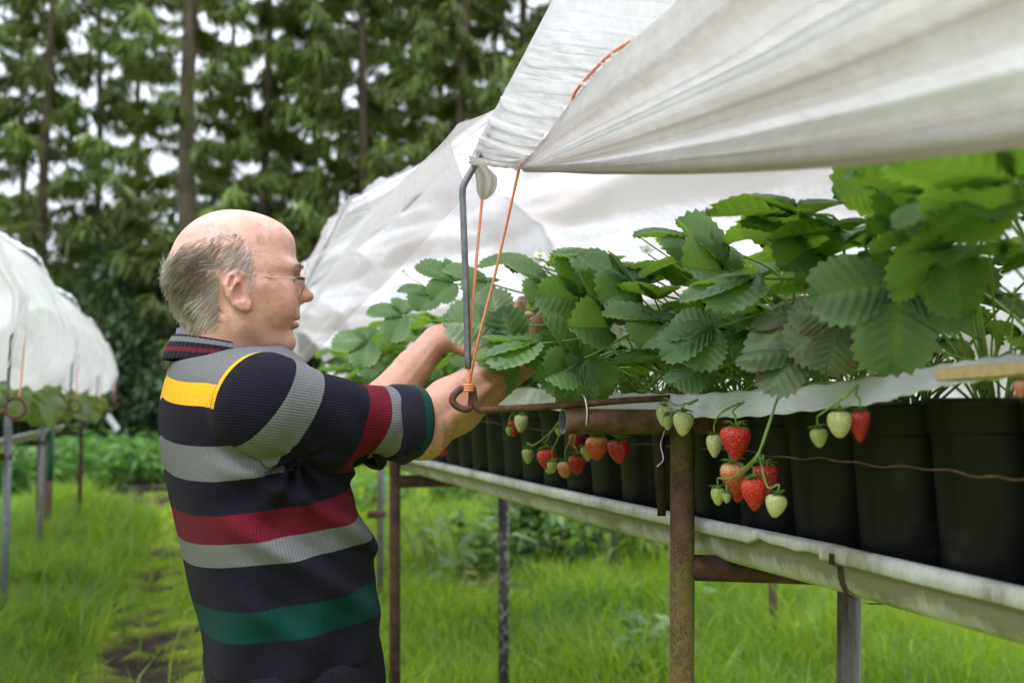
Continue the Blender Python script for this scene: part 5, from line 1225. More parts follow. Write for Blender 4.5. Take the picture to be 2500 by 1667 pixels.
def head_sdf(q):
    """q in head coordinates: x forward, y to his left, z up"""
    x, y, z = q[:, 0], q[:, 1], q[:, 2]; ya = np.abs(y)
    qs = np.stack([x, ya, z], 1)
    d = ell(q, (-.006, 0, .020), (.1035, .0775, .1005))
    zb = np.clip(z, -.125, .065); xb = np.interp(zb, FACE[:, 0], FACE[:, 1]); xf = np.interp(zb, FACE[:, 0], FACE[:, 2]); wd = np.interp(zb, FACE[:, 0], FACE[:, 3])
    xc, a = (xb+xf)/2, np.maximum((xf-xb)/2, .004); nn = 2.35
    k = (np.abs((x-xc)/a)**nn+(ya/np.maximum(wd, .004))**nn)**(1/nn); lf = (k-1)*np.minimum(a, wd); dz = z-zb
    lf = np.where(dz == 0, lf, np.sqrt(np.maximum(lf, 0)**2+dz**2)+np.minimum(lf, 0)*.2)
    d = smin(d, lf, .016)
    d = smin(d, ell(q, (.030, 0, .068), (.062, .058, .040)), .02)                       # forehead
    d = smin(d, cap(qs, (.0925, .012, .0245), (.078, .044, .025), .0085, .0075), .012)    # brow
    d = smax(d, -ell(qs, (.099, .031, .005), (.016, .019, .0115)), .012)                  # eye hollow
    d = smin(d, cap(qs, (.070, .046, -.018), (.035, .066, -.012), .015, .010), .022)      # cheekbone
    d = smin(d, ell(qs, (.066, .034, -.040), (.022, .022, .026)), .02)                    # cheek
    d = smin(d, ell(qs, (.044, .046, -.040), (.042, .024, .034)), .02)
    lid = np.sqrt(((qs-np.array([.0765, .0315, .0045], np.float32))**2).sum(1))-.0142
    lid = smax(lid, -ell(qs, (.0935, .034, .0025), (.0075, .0125, .0028)), .002)
    d = smin(d, lid, .004)
    d = smin(d, cap(qs, (.0905, .020, -.0085), (.078, .040, -.0095), .0042, .004), .008)  # bag under the eye
    nose = smin(cap(q, (.0945, 0, .014), (.1130, 0, -.016), .0072, .0092), ell(q, (.1145, 0, -.0200), (.0122, .0108, .0095)), .006)
    nose = smin(nose, ell(qs, (.1035, .0115, -.0235), (.0125, .0072, .0085)), .006)
    nose = smin(nose, cap(qs, (.094, .006, -.002), (.098, .012, -.022), .008, .008), .01)
    d = smin(d, nose, .007)
    d = smax(d, -ell(qs, (.1065, .0065, -.0325), (.006, .0035, .0035)), .002)             # nostril
    d = smin(d, ell(q, (.082, 0, -.046), (.0205, .026, .020)), .014)
    d = smin(d, ell(q, (.0915, 0, -.0555), (.0125, .021, .0058)), .005)                    # upper lip
    d = smin(d, ell(q, (.0895, 0, -.0685), (.0135, .0195, .0068)), .005)                   # lower lip
    d = smax(d, -ell(q, (.1015, 0, -.0620), (.0175, .0235, .0016)), .0025)
    d = smin(d, ell(q, (.0760, 0, -.0985), (.0205, .021, .0175)), .016)                    # chin
    d = smin(d, cap(qs, (.068, .020, -.103), (.004, .056, -.072), .014, .015), .02)        # jaw
    d = smin(d, cap(qs, (.004, .056, -.072), (.0, .064, -.02), .013, .010), .02)
    neck = smin(cap(q, (-.026, 0, -.045), (-.026, 0, -.22), .0555, .057), cap(q, (.030, 0, -.100), (-.015, 0, -.2), .040, .050), .03)
    d = smin(d, neck, .022)
    d = smin(d, cap(qs, (-.005, .060, -.060), (.012, .022, -.175), .012, .012), .018)       # neck tendon
    # folds of the skin: neck creases, mouth fold, crow's feet
    def groove(pts, wdt, dep):
        return dep*np.exp(-(curve_d(qs, pts)/wdt)**2)
    d += groove([hz(500, 1190, .058), hz(700, 1290, .060), hz(860, 1400, .046)], .0028, .0016)+groove([hz(560, 1120, .066), hz(740, 1230, .064), hz(880, 1380, .050)], .0028, .0016)+groove([hz(700, 1150, .068), hz(820, 1290, .058), hz(900, 1400, .046)], .0032, .0018)
    d += groove([(.088, .024, -.020), (.087, .029, -.036), (.080, .031, -.058), (.074, .032, -.070)], .0032, .0026)
    d += groove([(.070, .0475, .004), (.058, .055, .0075)], .0016, .0011)+groove([(.070, .047, .0), (.057, .056, -.003)], .0016, .0011)+groove([(.071, .046, -.004), (.060, .054, -.0115)], .0016, .0010)
    d += groove([(.088, .02, -.076), (.086, 0, -.0795)], .006, .0016)
    # ear, near and far alike
    ea = [hz(800, 985, .0735), hz(735, 870, .0765), hz(775, 800, .079), hz(720, 772, .0835), hz(655, 820, .0885), hz(626, 900, .0905), hz(655, 1000, .0895), hz(705, 1078, .087), hz(770, 1108, .0845), hz(825, 1112, .082), hz(842, 1060, .079)]
    de = None
    for a_, b_ in zip(ea[1:-1], ea[2:]):
        q_ = cap(qs, a_, b_, .0040, .0040); de = q_ if de is None else smin(de, q_, .002)
    plate = None
    for a_, b_, r_ in ((hz(700, 830, .0805), hz(690, 950, .083), .0075), (hz(690, 950, .083), hz(760, 1060, .0825), .0065), (hz(790, 1085, .0805), hz(820, 1095, .0795), .0062), (hz(800, 990, .0755), hz(820, 1060, .0775), .0060)):
        q_ = cap(qs, a_, b_, r_, r_); plate = q_ if plate is None else smin(plate, q_, .008)
    plate = smin(plate, cap(qs, hz(690, 900, .079), hz(770, 1000, .070), .014, .012), .012)
    ear = smin(de, plate, .005)
    anti = smin(cap(qs, hz(740, 840, .0835), hz(690, 940, .0885), .0028, .0030), cap(qs, hz(690, 940, .0885), hz(745, 1045, .087), .0030, .0034), .003); ear = smin(ear, anti, .004)
    ear = smax(ear, -ell(qs, hz(752, 965, .0905), (.0105, .0085, .0140)), .004)            # bowl
    ear = smax(ear, -cap(qs, hz(690, 835, .0905), hz(664, 915, .0930), .0030, .0028), .003)
    ear = smin(ear, ell(qs, hz(800, 965, .0765), (.0045, .0045, .0055)), .004)              # tragus
    d = smin(d, ear, .005)
    return d
def hand_sdf(p, wr, d, s, curls, thumb=1.0, sc=1.0):
    """wrist, finger direction, thumb side; palm normal = d x s or opposite"""
    d = nrm(d); s = nrm(s-d*np.dot(s, d)); n = np.cross(d, s)*thumb
    o = None
    kn = []
    for k, (off, ln) in enumerate(((.030, .088), (.010, .092), (-.010, .087), (-.028, .078))):
        b = wr+s*off*.55+d*.012; e = wr+d*ln*sc+s*off*1.05-n*.002*(k in (1, 2)); kn.append(e)
        q = cap(p, b, e, .0175, .0125); o = q if o is None else smin(o, q, .016)
    for k, lens in enumerate(((.044, .027, .022), (.049, .030, .024), (.045, .028, .023), (.036, .021, .020))):
        c = kn[k]; a = 0; r = (.0098, .0100, .0094, .0082)[k]; sp = (.08, .02, -.04, -.12)[k]
        for j, l in enumerate(lens):
            a += curls[k]*(.8, 1.1, .7)[j]; dd = nrm(d*math.cos(a)+n*math.sin(a)+s*sp); e = c+dd*l*sc
            q = cap(p, c, e, r*(1-.10*j), r*(1-.10*(j+1))); q = np.minimum(q, np.sqrt(((p-c.astype(np.float32))**2).sum(1))-r*1.04*(1-.1*j)); o = smin(o, q, .0045); c = e
    c = wr+d*.022+s*.022+n*.006
    for l, dd, r in ((.042, d*.62+s*.62+n*.38, .0135), (.034, d*.86+s*.30+n*.34, .0112), (.028, d*.93+s*.05+n*.34, .0102)):
        dd = nrm(dd); e = c+dd*l*sc; o = smin(o, cap(p, c, e, r, r*.93), .007); c = e
    return o
# joints
S1, M1, C1, E1, W1 = P(652, 990, 1.715), P(800, 1020, 1.775), P(962, 1030, 1.84), P(1026, 1044, 1.865), P(1276, 872, 2.03)
D1 = P(1360, 790, 2.12)-W1
E2, W2 = P(885, 1062, 2.10), P(1062, 832, 2.17); D2 = P(1300, 750, 2.27)-W2
def arm_near(p):
    d = cap(p, M1, E1, .050, .0465)
    ax = W1-E1; m = E1+ax*.30
    d = smin(d, cap(p, E1, m, .0430, .0475), .02); d = smin(d, cap(p, m, E1+ax*.62, .0475, .0415), .012); d = smin(d, cap(p, E1+ax*.62, W1, .0415, .0330), .01)
    d = smin(d, np.sqrt(((p-(E1+np.array([.004, .0, -.018])).astype(np.float32))**2).sum(1))-.030, .02)
    an_ = np.arctan2((p-E1.astype(np.float32)) @ np.array([.35, -.75, .2], np.float32), (p-E1.astype(np.float32)) @ np.array([-.5, 0, .8], np.float32)); al_ = (p-E1.astype(np.float32)) @ nrm(ax).astype(np.float32)
    d += .0016*np.sin(an_*5+al_*16)*smoothstep(-.01, .05, al_)+.0012*np.sin(al_*210+an_*2)*np.exp(-((al_-.0)/.03)**2)
    h = hand_sdf(p, W1, D1, np.array([0, 0, 1.]), (.45, .5, .6, .7), -1.0)
    d = smin(d, h, .016)
    d += .0012*np.exp(-(curve_d(p, [E1+np.array([.03, -.045, .015]), E1+ax*.35+np.array([.0, -.04, -.005]), E1+ax*.6+np.array([.0, -.03, -.012])])/.006)**2)
    return d
def arm_far(p):
    ax = W2-E2; m = E2+ax*.32
    d = cap(p, E2, m, .044, .046); d = smin(d, cap(p, m, E2+ax*.7, .046, .034), .01); d = smin(d, cap(p, E2+ax*.7, W2, .034, .027), .01)
    an_ = np.arctan2((p-E2.astype(np.float32)) @ np.array([.35, -.75, .2], np.float32), (p-E2.astype(np.float32)) @ np.array([-.5, 0, .8], np.float32)); al_ = (p-E2.astype(np.float32)) @ nrm(ax).astype(np.float32)
    d += .0016*np.sin(an_*5+al_*18+1)*smoothstep(-.01, .05, al_)
    h = hand_sdf(p, W2, D2, np.array([0, -1., -.60]), (.10, .05, .35, .5), 1.0, 1.06)
    d = smin(d, h, .014)
    d -= .0014*np.exp(-(curve_d(p, [E2+ax*.5+np.array([.012, -.036, .0]), W2+np.array([.008, -.024, -.004])])/.004)**2)
    return d
# torso frame: he leans back from the hips
T0 = P(612, 1000, 1.90); tl_ = math.radians(9.5)
YB = math.radians(24); Fb = np.array([math.cos(YB), math.sin(YB), 0]); Lb_ = np.array([-math.sin(YB), math.cos(YB), 0])
Ta = nrm(-math.sin(tl_)*Fb+math.cos(tl_)*Zu); Tf = nrm(math.cos(tl_)*Fb+math.sin(tl_)*Zu); Tl = -Lb_
TAB = dense([(-.470, -.133, .140, .203), (-.453, -.134, .142, .204), (-.392, -.135, .145, .206), (-.322, -.134, .151, .209), (-.254, -.139, .152, .210), (-.165, -.145, .142, .207), (-.101, -.149, .129, .202), (-.049, -.150, .127, .198), (0, -.147, .122, .190), (.034, -.140, .112, .178), (.069, -.127, .090, .158), (.096, -.116, .068, .122), (.117, -.108, .050, .086), (.140, -.10, .035, .060)])
def tor(p): q = p-T0.astype(np.float32); return q @ Tf.astype(np.float32), q @ Tl.astype(np.float32), q @ Ta.astype(np.float32)
sf, sl, st_ = [float(np.dot(S1-T0, k)) for k in (Tf, Tl, Ta)]
S2 = T0+Tf*sf-Tl*sl*.98+Ta*st_; C2 = P(838, 1072, 2.08)
def torso_core(p, grow=0.0):
    f, l, t = tor(p); tc_ = np.clip(t, -.455, .098); bk = np.interp(tc_, TAB[:, 0], TAB[:, 1]); ft = np.interp(tc_, TAB[:, 0], TAB[:, 2]); b = np.interp(tc_, TAB[:, 0], TAB[:, 3])
    c, a = (bk+ft)/2, (ft-bk)/2; k = (np.abs((f-c)/a)**2.35+np.abs(l/b)**2.35)**(1/2.35); d = (k-1)*np.minimum(a, b)*.95; dt = t-tc_
    return np.where(dt == 0, d, np.sqrt(np.maximum(d, 0)**2+dt**2)+np.minimum(d, 0)*.1)-grow
def sleeve(p, S, Mm, C, r):
    d = cap(p, S, Mm, r[0], r[1]); return smin(d, cap(p, Mm, C, r[1], r[2]), .01)
def sweater_sdf(p):
    f, l, t = tor(p); d = torso_core(p)
    sh = smin(cap(p, T0+Ta*.046+Tl*.05-Tf*.025, S1+Ta*.008-Tl*.02, .050, .062), cap(p, T0+Ta*.046-Tl*.05-Tf*.025, S2+Ta*.008+Tl*.02, .050, .062), .02)
    d = smin(d, sh, .03)
    m2 = (S2+C2)/2+np.array([0, 0, -.005])
    # hanging folds: drawn from the armpit down over the belly and back
    ph = (f*.75+t*1.0)*62+1.6*np.sin(l*9)+1.2*np.sin(t*11)
    d += .0075*smoothstep(-.13, -.03, f)*(np.sin(ph)+.35*np.sin(2*ph+1))*smoothstep(-.43, -.22, t)*(1-smoothstep(-.10, .0, t))*np.where(l > -.05, 1, .4)
    d += .0036*np.sin((f*1.2-t*.5)*48+.8+2*np.sin(l*8))*(1-smoothstep(-.36, -.2, t))
    ar = np.sqrt((f-.02)**2+(t+.075)**2); an = np.arctan2(t+.075, f-.02)
    d += .0085*np.sin(an*9+.6)*np.exp(-(ar/.095)**2)*(l > .05)
    # hem drawn in a little above its ribbed edge
    d += .007*smoothstep(-.404, -.420, t)
    s1 = sleeve(p, S1, M1, C1, (.0765, .0640, .0550))
    e = (p-S1.astype(np.float32)) @ nrm(C1-S1).astype(np.float32)
    hh = (p-S1.astype(np.float32)) @ nrm(Zu-nrm(C1-S1)*np.dot(Zu, nrm(C1-S1))).astype(np.float32)
    s1 += .0052*np.sin(e*58+hh*26+1.5*np.sin(hh*22))*smoothstep(.02, .1, e)*smoothstep(.05, -.04, hh)+.0048*np.sin(e*95-hh*40)*smoothstep(.17, .24, e)+.004*np.exp(-((e-.155)/.02)**2-((hh-.06)/.03)**2)
    d = smin(d, s1, .034); d = smin(d, sleeve(p, S2, m2, C2, (.078, .068, .056)), .034)
    return d
person = empty("person", (Hc[0]+.10, Hc[1], 0), "balding man with glasses and a striped knitted sweater reaching into the strawberry plants", "person")

def skin_mat():
    m, N, L, b = new_mat("weathered fair skin")
    n = noise(N, L, 26, 7, .68); n2 = noise(N, L, 420, 3, .6); n3 = noise(N, L, 90, 4)
    r = ramp(N, [(.28, (.44, .215, .170)), (.5, (.58, .335, .275)), (.72, (.68, .44, .385))]); L.new(n.outputs["Fac"], r.inputs["Fac"])
    a = N.new("ShaderNodeAttribute"); a.attribute_name = "flush"; mx = N.new("ShaderNodeMixRGB"); mx.inputs["Color2"].default_value = (.58, .20, .145, 1); L.new(a.outputs["Fac"], mx.inputs["Fac"]); L.new(r.outputs["Color"], mx.inputs["Color1"])
    a2 = N.new("ShaderNodeAttribute"); a2.attribute_name = "lips"; m2 = N.new("ShaderNodeMixRGB"); m2.inputs["Color2"].default_value = (.40, .15, .125, 1); L.new(a2.outputs["Fac"], m2.inputs["Fac"]); L.new(mx.outputs["Color"], m2.inputs["Color1"])
    a3 = N.new("ShaderNodeAttribute"); a3.attribute_name = "tan"; m3 = N.new("ShaderNodeMixRGB"); m3.inputs["Color2"].default_value = (.43, .215, .135, 1); L.new(a3.outputs["Fac"], m3.inputs["Fac"]); L.new(m2.outputs["Color"], m3.inputs["Color1"])
    sp = ramp(N, [(.60, (1, 1, 1)), (.72, (.72, .60, .52))]); L.new(n3.outputs["Fac"], sp.inputs["Fac"]); m4 = N.new("ShaderNodeMixRGB"); m4.blend_type = 'MULTIPLY'; m4.inputs["Fac"].default_value = .75; L.new(m3.outputs["Color"], m4.inputs["Color1"]); L.new(sp.outputs["Color"], m4.inputs["Color2"])
    L.new(m4.outputs["Color"], b.inputs["Base Color"]); b.inputs["Roughness"].default_value = .44; b.inputs["Specular IOR Level"].default_value = .45
    b.inputs["Subsurface Weight"].default_value = .25; b.inputs["Subsurface Radius"].default_value = (.008, .003, .0016); b.inputs["Subsurface Scale"].default_value = 1
    ad = N.new("ShaderNodeMath"); ad.operation = 'MULTIPLY_ADD'; ad.inputs[1].default_value = .6; L.new(n2.outputs["Fac"], ad.inputs[0]); L.new(n3.outputs["Fac"], ad.inputs[2])
    bump(N, L, b, ad.outputs[0], .75, .0014); return m
M['skin'] = skin_mat()
def f_head(p): return head_sdf(((p-Hc.astype(np.float32)) @ HM.T.astype(np.float32)))
def box_of(pts, pad): pts = np.array(pts); return pts.min(0)-pad, pts.max(0)+pad
hv, hf = surface(lambda q: head_sdf(q), (-.125, -.108, -.205), (.142, .108, .132), .0021)
hvl = hv.copy(); hv = Hc+hv @ HM
lo, hi = box_of([M1, E1, W1, W1+nrm(D1)*.20], .075); nv, nf = surface(arm_near, lo, hi, .0032)
lo, hi = box_of([E2, W2, W2+nrm(D2)*.20], .075); fv, ff = surface(arm_far, lo, hi, .0032)
inner = lambda p: smin(smin(torso_core(p, -.016), cap(p, S1, M1, .058, .050), .03), smin(cap(p, S2, (S2+C2)/2, .058, .050), cap(p, (S2+C2)/2, E2, .050, .043), .02), .03)
lo, hi = box_of([T0+Ta*.14+Tf*.16+Tl*.22, T0-Ta*.46-Tf*.16-Tl*.22, S1, S2, M1, E2], .07); tv, tf = surface(inner, lo, hi, .011, 1)
def flush_of(q):
    x, y, z = q[:, 0], np.abs(q[:, 1]), q[:, 2]; g = lambda c, s: np.exp(-(((x-c[0])/s)**2+((y-c[1])/s)**2+((z-c[2])/s)**2))
    return np.clip(.55*g((.113, 0, -.020), .018)+.45*g((.0, .085, -.02), .035)+.25*g((.06, .045, -.03), .035)+.40*smoothstep(-.075, -.11, z)*smoothstep(.05, -.01, x)+.18*smoothstep(.02, .09, z), 0, .7)
xl, yl, zl = hvl.T
lips = smoothstep(.0, 1, np.clip(1-(((xl-.100)/.012)**2+(yl/.0235)**2+((zl+.0622)/.0125)**2), 0, 1)*2.2)*.75
tan = np.concatenate([smoothstep(.09, .02, zl)*.30*smoothstep(-.03, .03, xl), np.full(len(nv), .78), np.full(len(fv), .66), np.zeros(len(tv))])
flush = np.concatenate([flush_of(hvl), np.full(len(nv), .10), np.full(len(fv), .16), np.zeros(len(tv))]); lp = np.concatenate([lips, np.zeros(len(nv)+len(fv)+len(tv))])
V = np.concatenate([hv, nv, fv, tv]); F = np.concatenate([hf, nf+len(hv), ff+len(hv)+len(nv), tf+len(hv)+len(nv)+len(fv)])
mesh_np("body", V, F, M['skin'], person, True, {"flush": flush, "lips": lp, "tan": tan})
# eyes
M['eye_white'] = noisy("eye white", [(.3, (.62, .58, .55)), (.7, (.7, .67, .64))], 60, .2); M['iris'] = noisy("blue grey iris", [(.3, (.05, .08, .11)), (.7, (.12, .17, .2))], 500, .2)
for sgn in (-1, 1):
    mb = MB(); c = np.array([.0768, .0315*sgn, .0042]); n = 16
    for i in range(n):
        t = i/(n-1)*PI; th = np.linspace(0, 2*PI, 20, endpoint=False); mb.v.append(hw(c+.0130*np.stack([np.full(20, math.cos(t)), math.sin(t)*np.cos(th), math.sin(t)*np.sin(th)], 1))); mb.att.append(np.zeros(20))
    mb.n = n*20
    for i, f in enumerate(grid_faces(n, 20, True)): mb.f.append(tuple(int(q) for q in f)); mb.m.append(1 if i//20 < 3 else 0)
    mb.build("eye", [M['eye_white'], M['iris']], person)

# hair: single strands rooted on the sides and back of the head
def hair_mat():
    m, N, L, b = new_mat("grey hair"); r = ramp(N, [(0, (.105, .075, .055)), (.35, (.20, .155, .125)), (.7, (.42, .37, .33)), (1, (.68, .65, .62))]); a = N.new("ShaderNodeAttribute"); a.attribute_name = "tone"; L.new(a.outputs["Fac"], r.inputs["Fac"]); L.new(r.outputs["Color"], b.inputs["Base Color"]); b.inputs["Roughness"].default_value = .45; b.inputs["Specular IOR Level"].default_value = .4; return m
M['hair'] = hair_mat()
hr = np.random.default_rng(12)
top_line = np.array([(-.110, .040), (-.097, .045), (-.075, .054), (-.054, .062), (-.0076, .073), (.012, .066), (.0185, .050), (.0217, .035), (.0234, .005), (.022, -.012), (.03, -.05)])
gh = np.stack([head_sdf((hvl+np.eye(3)[i]*.001).astype(np.float32))-head_sdf((hvl-np.eye(3)[i]*.001).astype(np.float32)) for i in range(3)], 1); gh /= np.maximum(np.linalg.norm(gh, axis=1, keepdims=True), 1e-9)
tz = np.interp(hvl[:, 0], top_line[:, 0], top_line[:, 1]); ya = np.abs(yl)
behind = (xl < -.028-.0*zl) | (zl > .012)
bot = np.where(xl < -.03, -.088+.25*np.maximum(0, xl+.075), np.where(xl < .006, .014, -.012))
earzone = (ya > .079) & (zl < .014)
okh = (zl < tz-.004+.010*hr.normal(0, 1, len(zl))*.6) & (zl > bot) & (xl < .0235) & ~earzone & (xl < np.where(zl < .012, np.where(zl > -.014, .0235, -.026), .0235)) & ~((xl > -.026) & (xl < .010) & (zl < .011))
cand = np.argwhere(okh)[:, 0]
ns = 5600; pick = hr.choice(cand, ns); root = hvl[pick]+hr.normal(0, .0012, (ns, 3)); nr = gh[pick]; sgn = np.sign(root[:, 1]+1e-6)
xr, zr = root[:, 0], root[:, 2]; fade = np.interp(xr, top_line[:, 0], top_line[:, 1])-zr
back = smoothstep(-.02, -.09, xr)
seg = 8; ln = (.016+.010*back+.007*smoothstep(-.02, -.06, xr))*hr.uniform(.6, 1.3, ns)*(.65+.35*smoothstep(0, .02, fade)); ln = np.where(zr < -.045, ln*.6, ln)
lock = hr.normal(0, 1, 90); lid_ = (np.round(xr*55)*7+np.round(zr*60)*13+np.round(root[:, 1]*40)*29).astype(int) % 90
wv = lock[lid_]
dirv = np.stack([-.75-.35*back+.25*wv*.5, .10*sgn*0+hr.normal(0, .07, ns), -.50-.45*smoothstep(.02, -.06, zr)+.34*wv+hr.normal(0, .09, ns)], 1)
dirv[:, 0] = np.where(xr > .005, -.25+.3*wv, dirv[:, 0]); dirv[:, 2] = np.where(xr > .005, -.95, dirv[:, 2])
dirv -= nr*(dirv*nr).sum(1, keepdims=True); dirv /= np.maximum(np.linalg.norm(dirv, axis=1, keepdims=True), 1e-6)
liftv = (.03+.09*back*smoothstep(-.07, -.02, zr)*smoothstep(.05, .0, zr))*hr.uniform(.5, 1.4, ns)
lay = hr.uniform(.0, .0055, ns); pts = []; cur = root.copy(); dd = dirv.copy()
for k in range(seg):
    pts.append(cur.copy()); t = k/(seg-1)
    step = dd+nr*(liftv*(1.15-1.35*t))[:, None]+np.array([0, 0, -.28])*t+np.stack([.22*np.sin(t*5+wv*3), .1*np.cos(t*4+wv*2), .22*np.cos(t*6+wv*4)], 1)*.55
    step /= np.linalg.norm(step, axis=1, keepdims=True); cur = cur+step*(ln/(seg-1))[:, None]
    fcur = head_sdf(cur.astype(np.float32)); cur = cur+nr*np.clip(.0010+lay*t-fcur, 0, .01)[:, None]
Pt = np.stack(pts, 1); side = np.cross(dd, nr); side /= np.maximum(np.linalg.norm(side, axis=1, keepdims=True), 1e-6)
wdt = hr.uniform(.00024, .00046, ns)
V = np.stack([Pt-side[:, None]*(wdt[:, None]*np.linspace(1, .35, seg))[..., None], Pt+side[:, None]*(wdt[:, None]*np.linspace(1, .35, seg))[..., None], Pt+nr[:, None]*(wdt[:, None]*np.linspace(1, .35, seg))[..., None]], 2)
Vw = Hc+V.reshape(-1, 3) @ HM; i0 = (np.arange(ns)*seg*3)[:, None]; F = []
for k in range(seg-1):
    for a, b in ((0, 1), (1, 2), (2, 0)): F.append(np.concatenate([i0+3*k+a, i0+3*k+b, i0+3*k+3+b, i0+3*k+3+a], 1))
keepp = None
dark = np.exp(-(((xr+.072)/.030)**2+((zr-.015)/.034)**2))+.75*np.exp(-(((xr+.045)/.022)**2+((zr-.030)/.025)**2))
tone = np.clip(.86-.62*dark+.16*wv+hr.normal(0, .20, ns)+.12*smoothstep(-.01, .02, xr), 0, 1)
mesh_np("hair", Vw, np.concatenate(F), M['hair'], person, True, {"tone": np.repeat(tone, seg*3)})
for sg in (-1, 1):
    mb = MB()
    for k in range(70):
        t = (k % 35)/34; b = np.array([.1005-.020*t**1.3, sg*(.012+.034*t), .0245+.004*math.sin(t*3)])+hr.normal(0, .0012, 3); f0 = float(head_sdf(b[None].astype(np.float32))[0]); b[0] -= f0
        d_ = nrm([.35-.2*t, sg*.7, .25-.4*t+hr.normal(0, .25)]); mb.tube(hw(np.array([b, b+d_*.004+[.002, 0, 0], b+d_*.009])), [.0004, .0004, .0002], 4, att=.45+.3*hr.uniform())
    mb.build("eyebrow", M['hair'], person, attname="tone")

# glasses
M['frame_metal'] = noisy("thin gold grey frame", [(.3, (.35, .31, .24)), (.7, (.5, .45, .36))], 80, .25, metal=.9); M['hinge'] = noisy("black hinge", [(.3, (.01, .01, .01)), (.7, (.03, .03, .03))], 40, .35)
def lens_mat():
    m, N, L, b = new_mat("spectacle lens"); out = N["Material Output"]; t = N.new("ShaderNodeBsdfTransparent"); t.inputs["Color"].default_value = (.86, .84, .80, 1); g = N.new("ShaderNodeBsdfGlossy"); g.inputs["Roughness"].default_value = .03
    f = N.new("ShaderNodeFresnel"); f.inputs["IOR"].default_value = 1.5; mx = N.new("ShaderNodeMixShader"); L.new(f.outputs[0], mx.inputs["Fac"]); L.new(t.outputs[0], mx.inputs[1]); L.new(g.outputs[0], mx.inputs[2]); L.new(mx.outputs[0], out.inputs["Surface"]); return m
M['lens'] = lens_mat()
gl = empty("glasses", hw((.105, 0, .003)), None, None); gl.parent = person; gl.matrix_parent_inverse = Matrix.Translation(person.location).inverted()
def keep2(o_): o_.parent = gl; o_.matrix_parent_inverse = Matrix.Translation(gl.location).inverted(); return o_
for sg in (-1, 1):
    n = 40; th = np.linspace(0, 2*PI, n, endpoint=False); cx = np.sign(np.cos(th))*np.abs(np.cos(th))**.62; cz = np.sign(np.sin(th))*np.abs(np.sin(th))**.72
    rim = np.stack([.1075-.007*(cx*sg*sg+1)*.45-.003*cx**2-.004*(-cz), sg*(.0325+.0255*cx), -.001+.0175*cz], 1)
    rim[:, 0] = .1085-.0055*((rim[:, 1]*sg-.007)/.05)+.0035*cz
    mb = MB(); mb.add(np.vstack([hw(rim), hw(rim.mean(0)+[.0015, 0, 0])[None]]), [(i, (i+1) % n, n) for i in range(n)]); keep2(mb.build("lens", M['lens']))
    mb = MB(); mb.tube(hw(np.vstack([rim, rim[:2]])), .00105, 6); keep2(mb.build("rim", M['frame_metal']))
    hx = rim[np.argmax(rim[:, 1]*sg)]
    mb = MB(); tp = [(hx[0], hx[1]-sg*.001, .004), (.098, sg*.0615, .0035), (.085, sg*.0705, .003), (.05, sg*.0760, .0025), (.0, sg*.0800, .0045), (-.012, sg*.0815, .000), (-.018, sg*.080, -.010)]; mb.tube(hw(spline(tp, 40)), .00095, 6); keep2(mb.build("temple", M['frame_metal']))
    mb = MB(); mb.tube(hw(np.array([(hx[0]-.001, hx[1]+sg*.0005, .0040), (.098, sg*.0622, .0038), (.088, sg*.0695, .0034)])), [.0022, .0027, .0012], 8); keep2(mb.build("hinge", M['hinge']))
mb = MB(); mb.tube(hw(spline([(.107, -.009, .006), (.111, 0, .010), (.107, .009, .006)], 12)), .0008, 6); keep2(mb.build("bridge", M['frame_metal']))

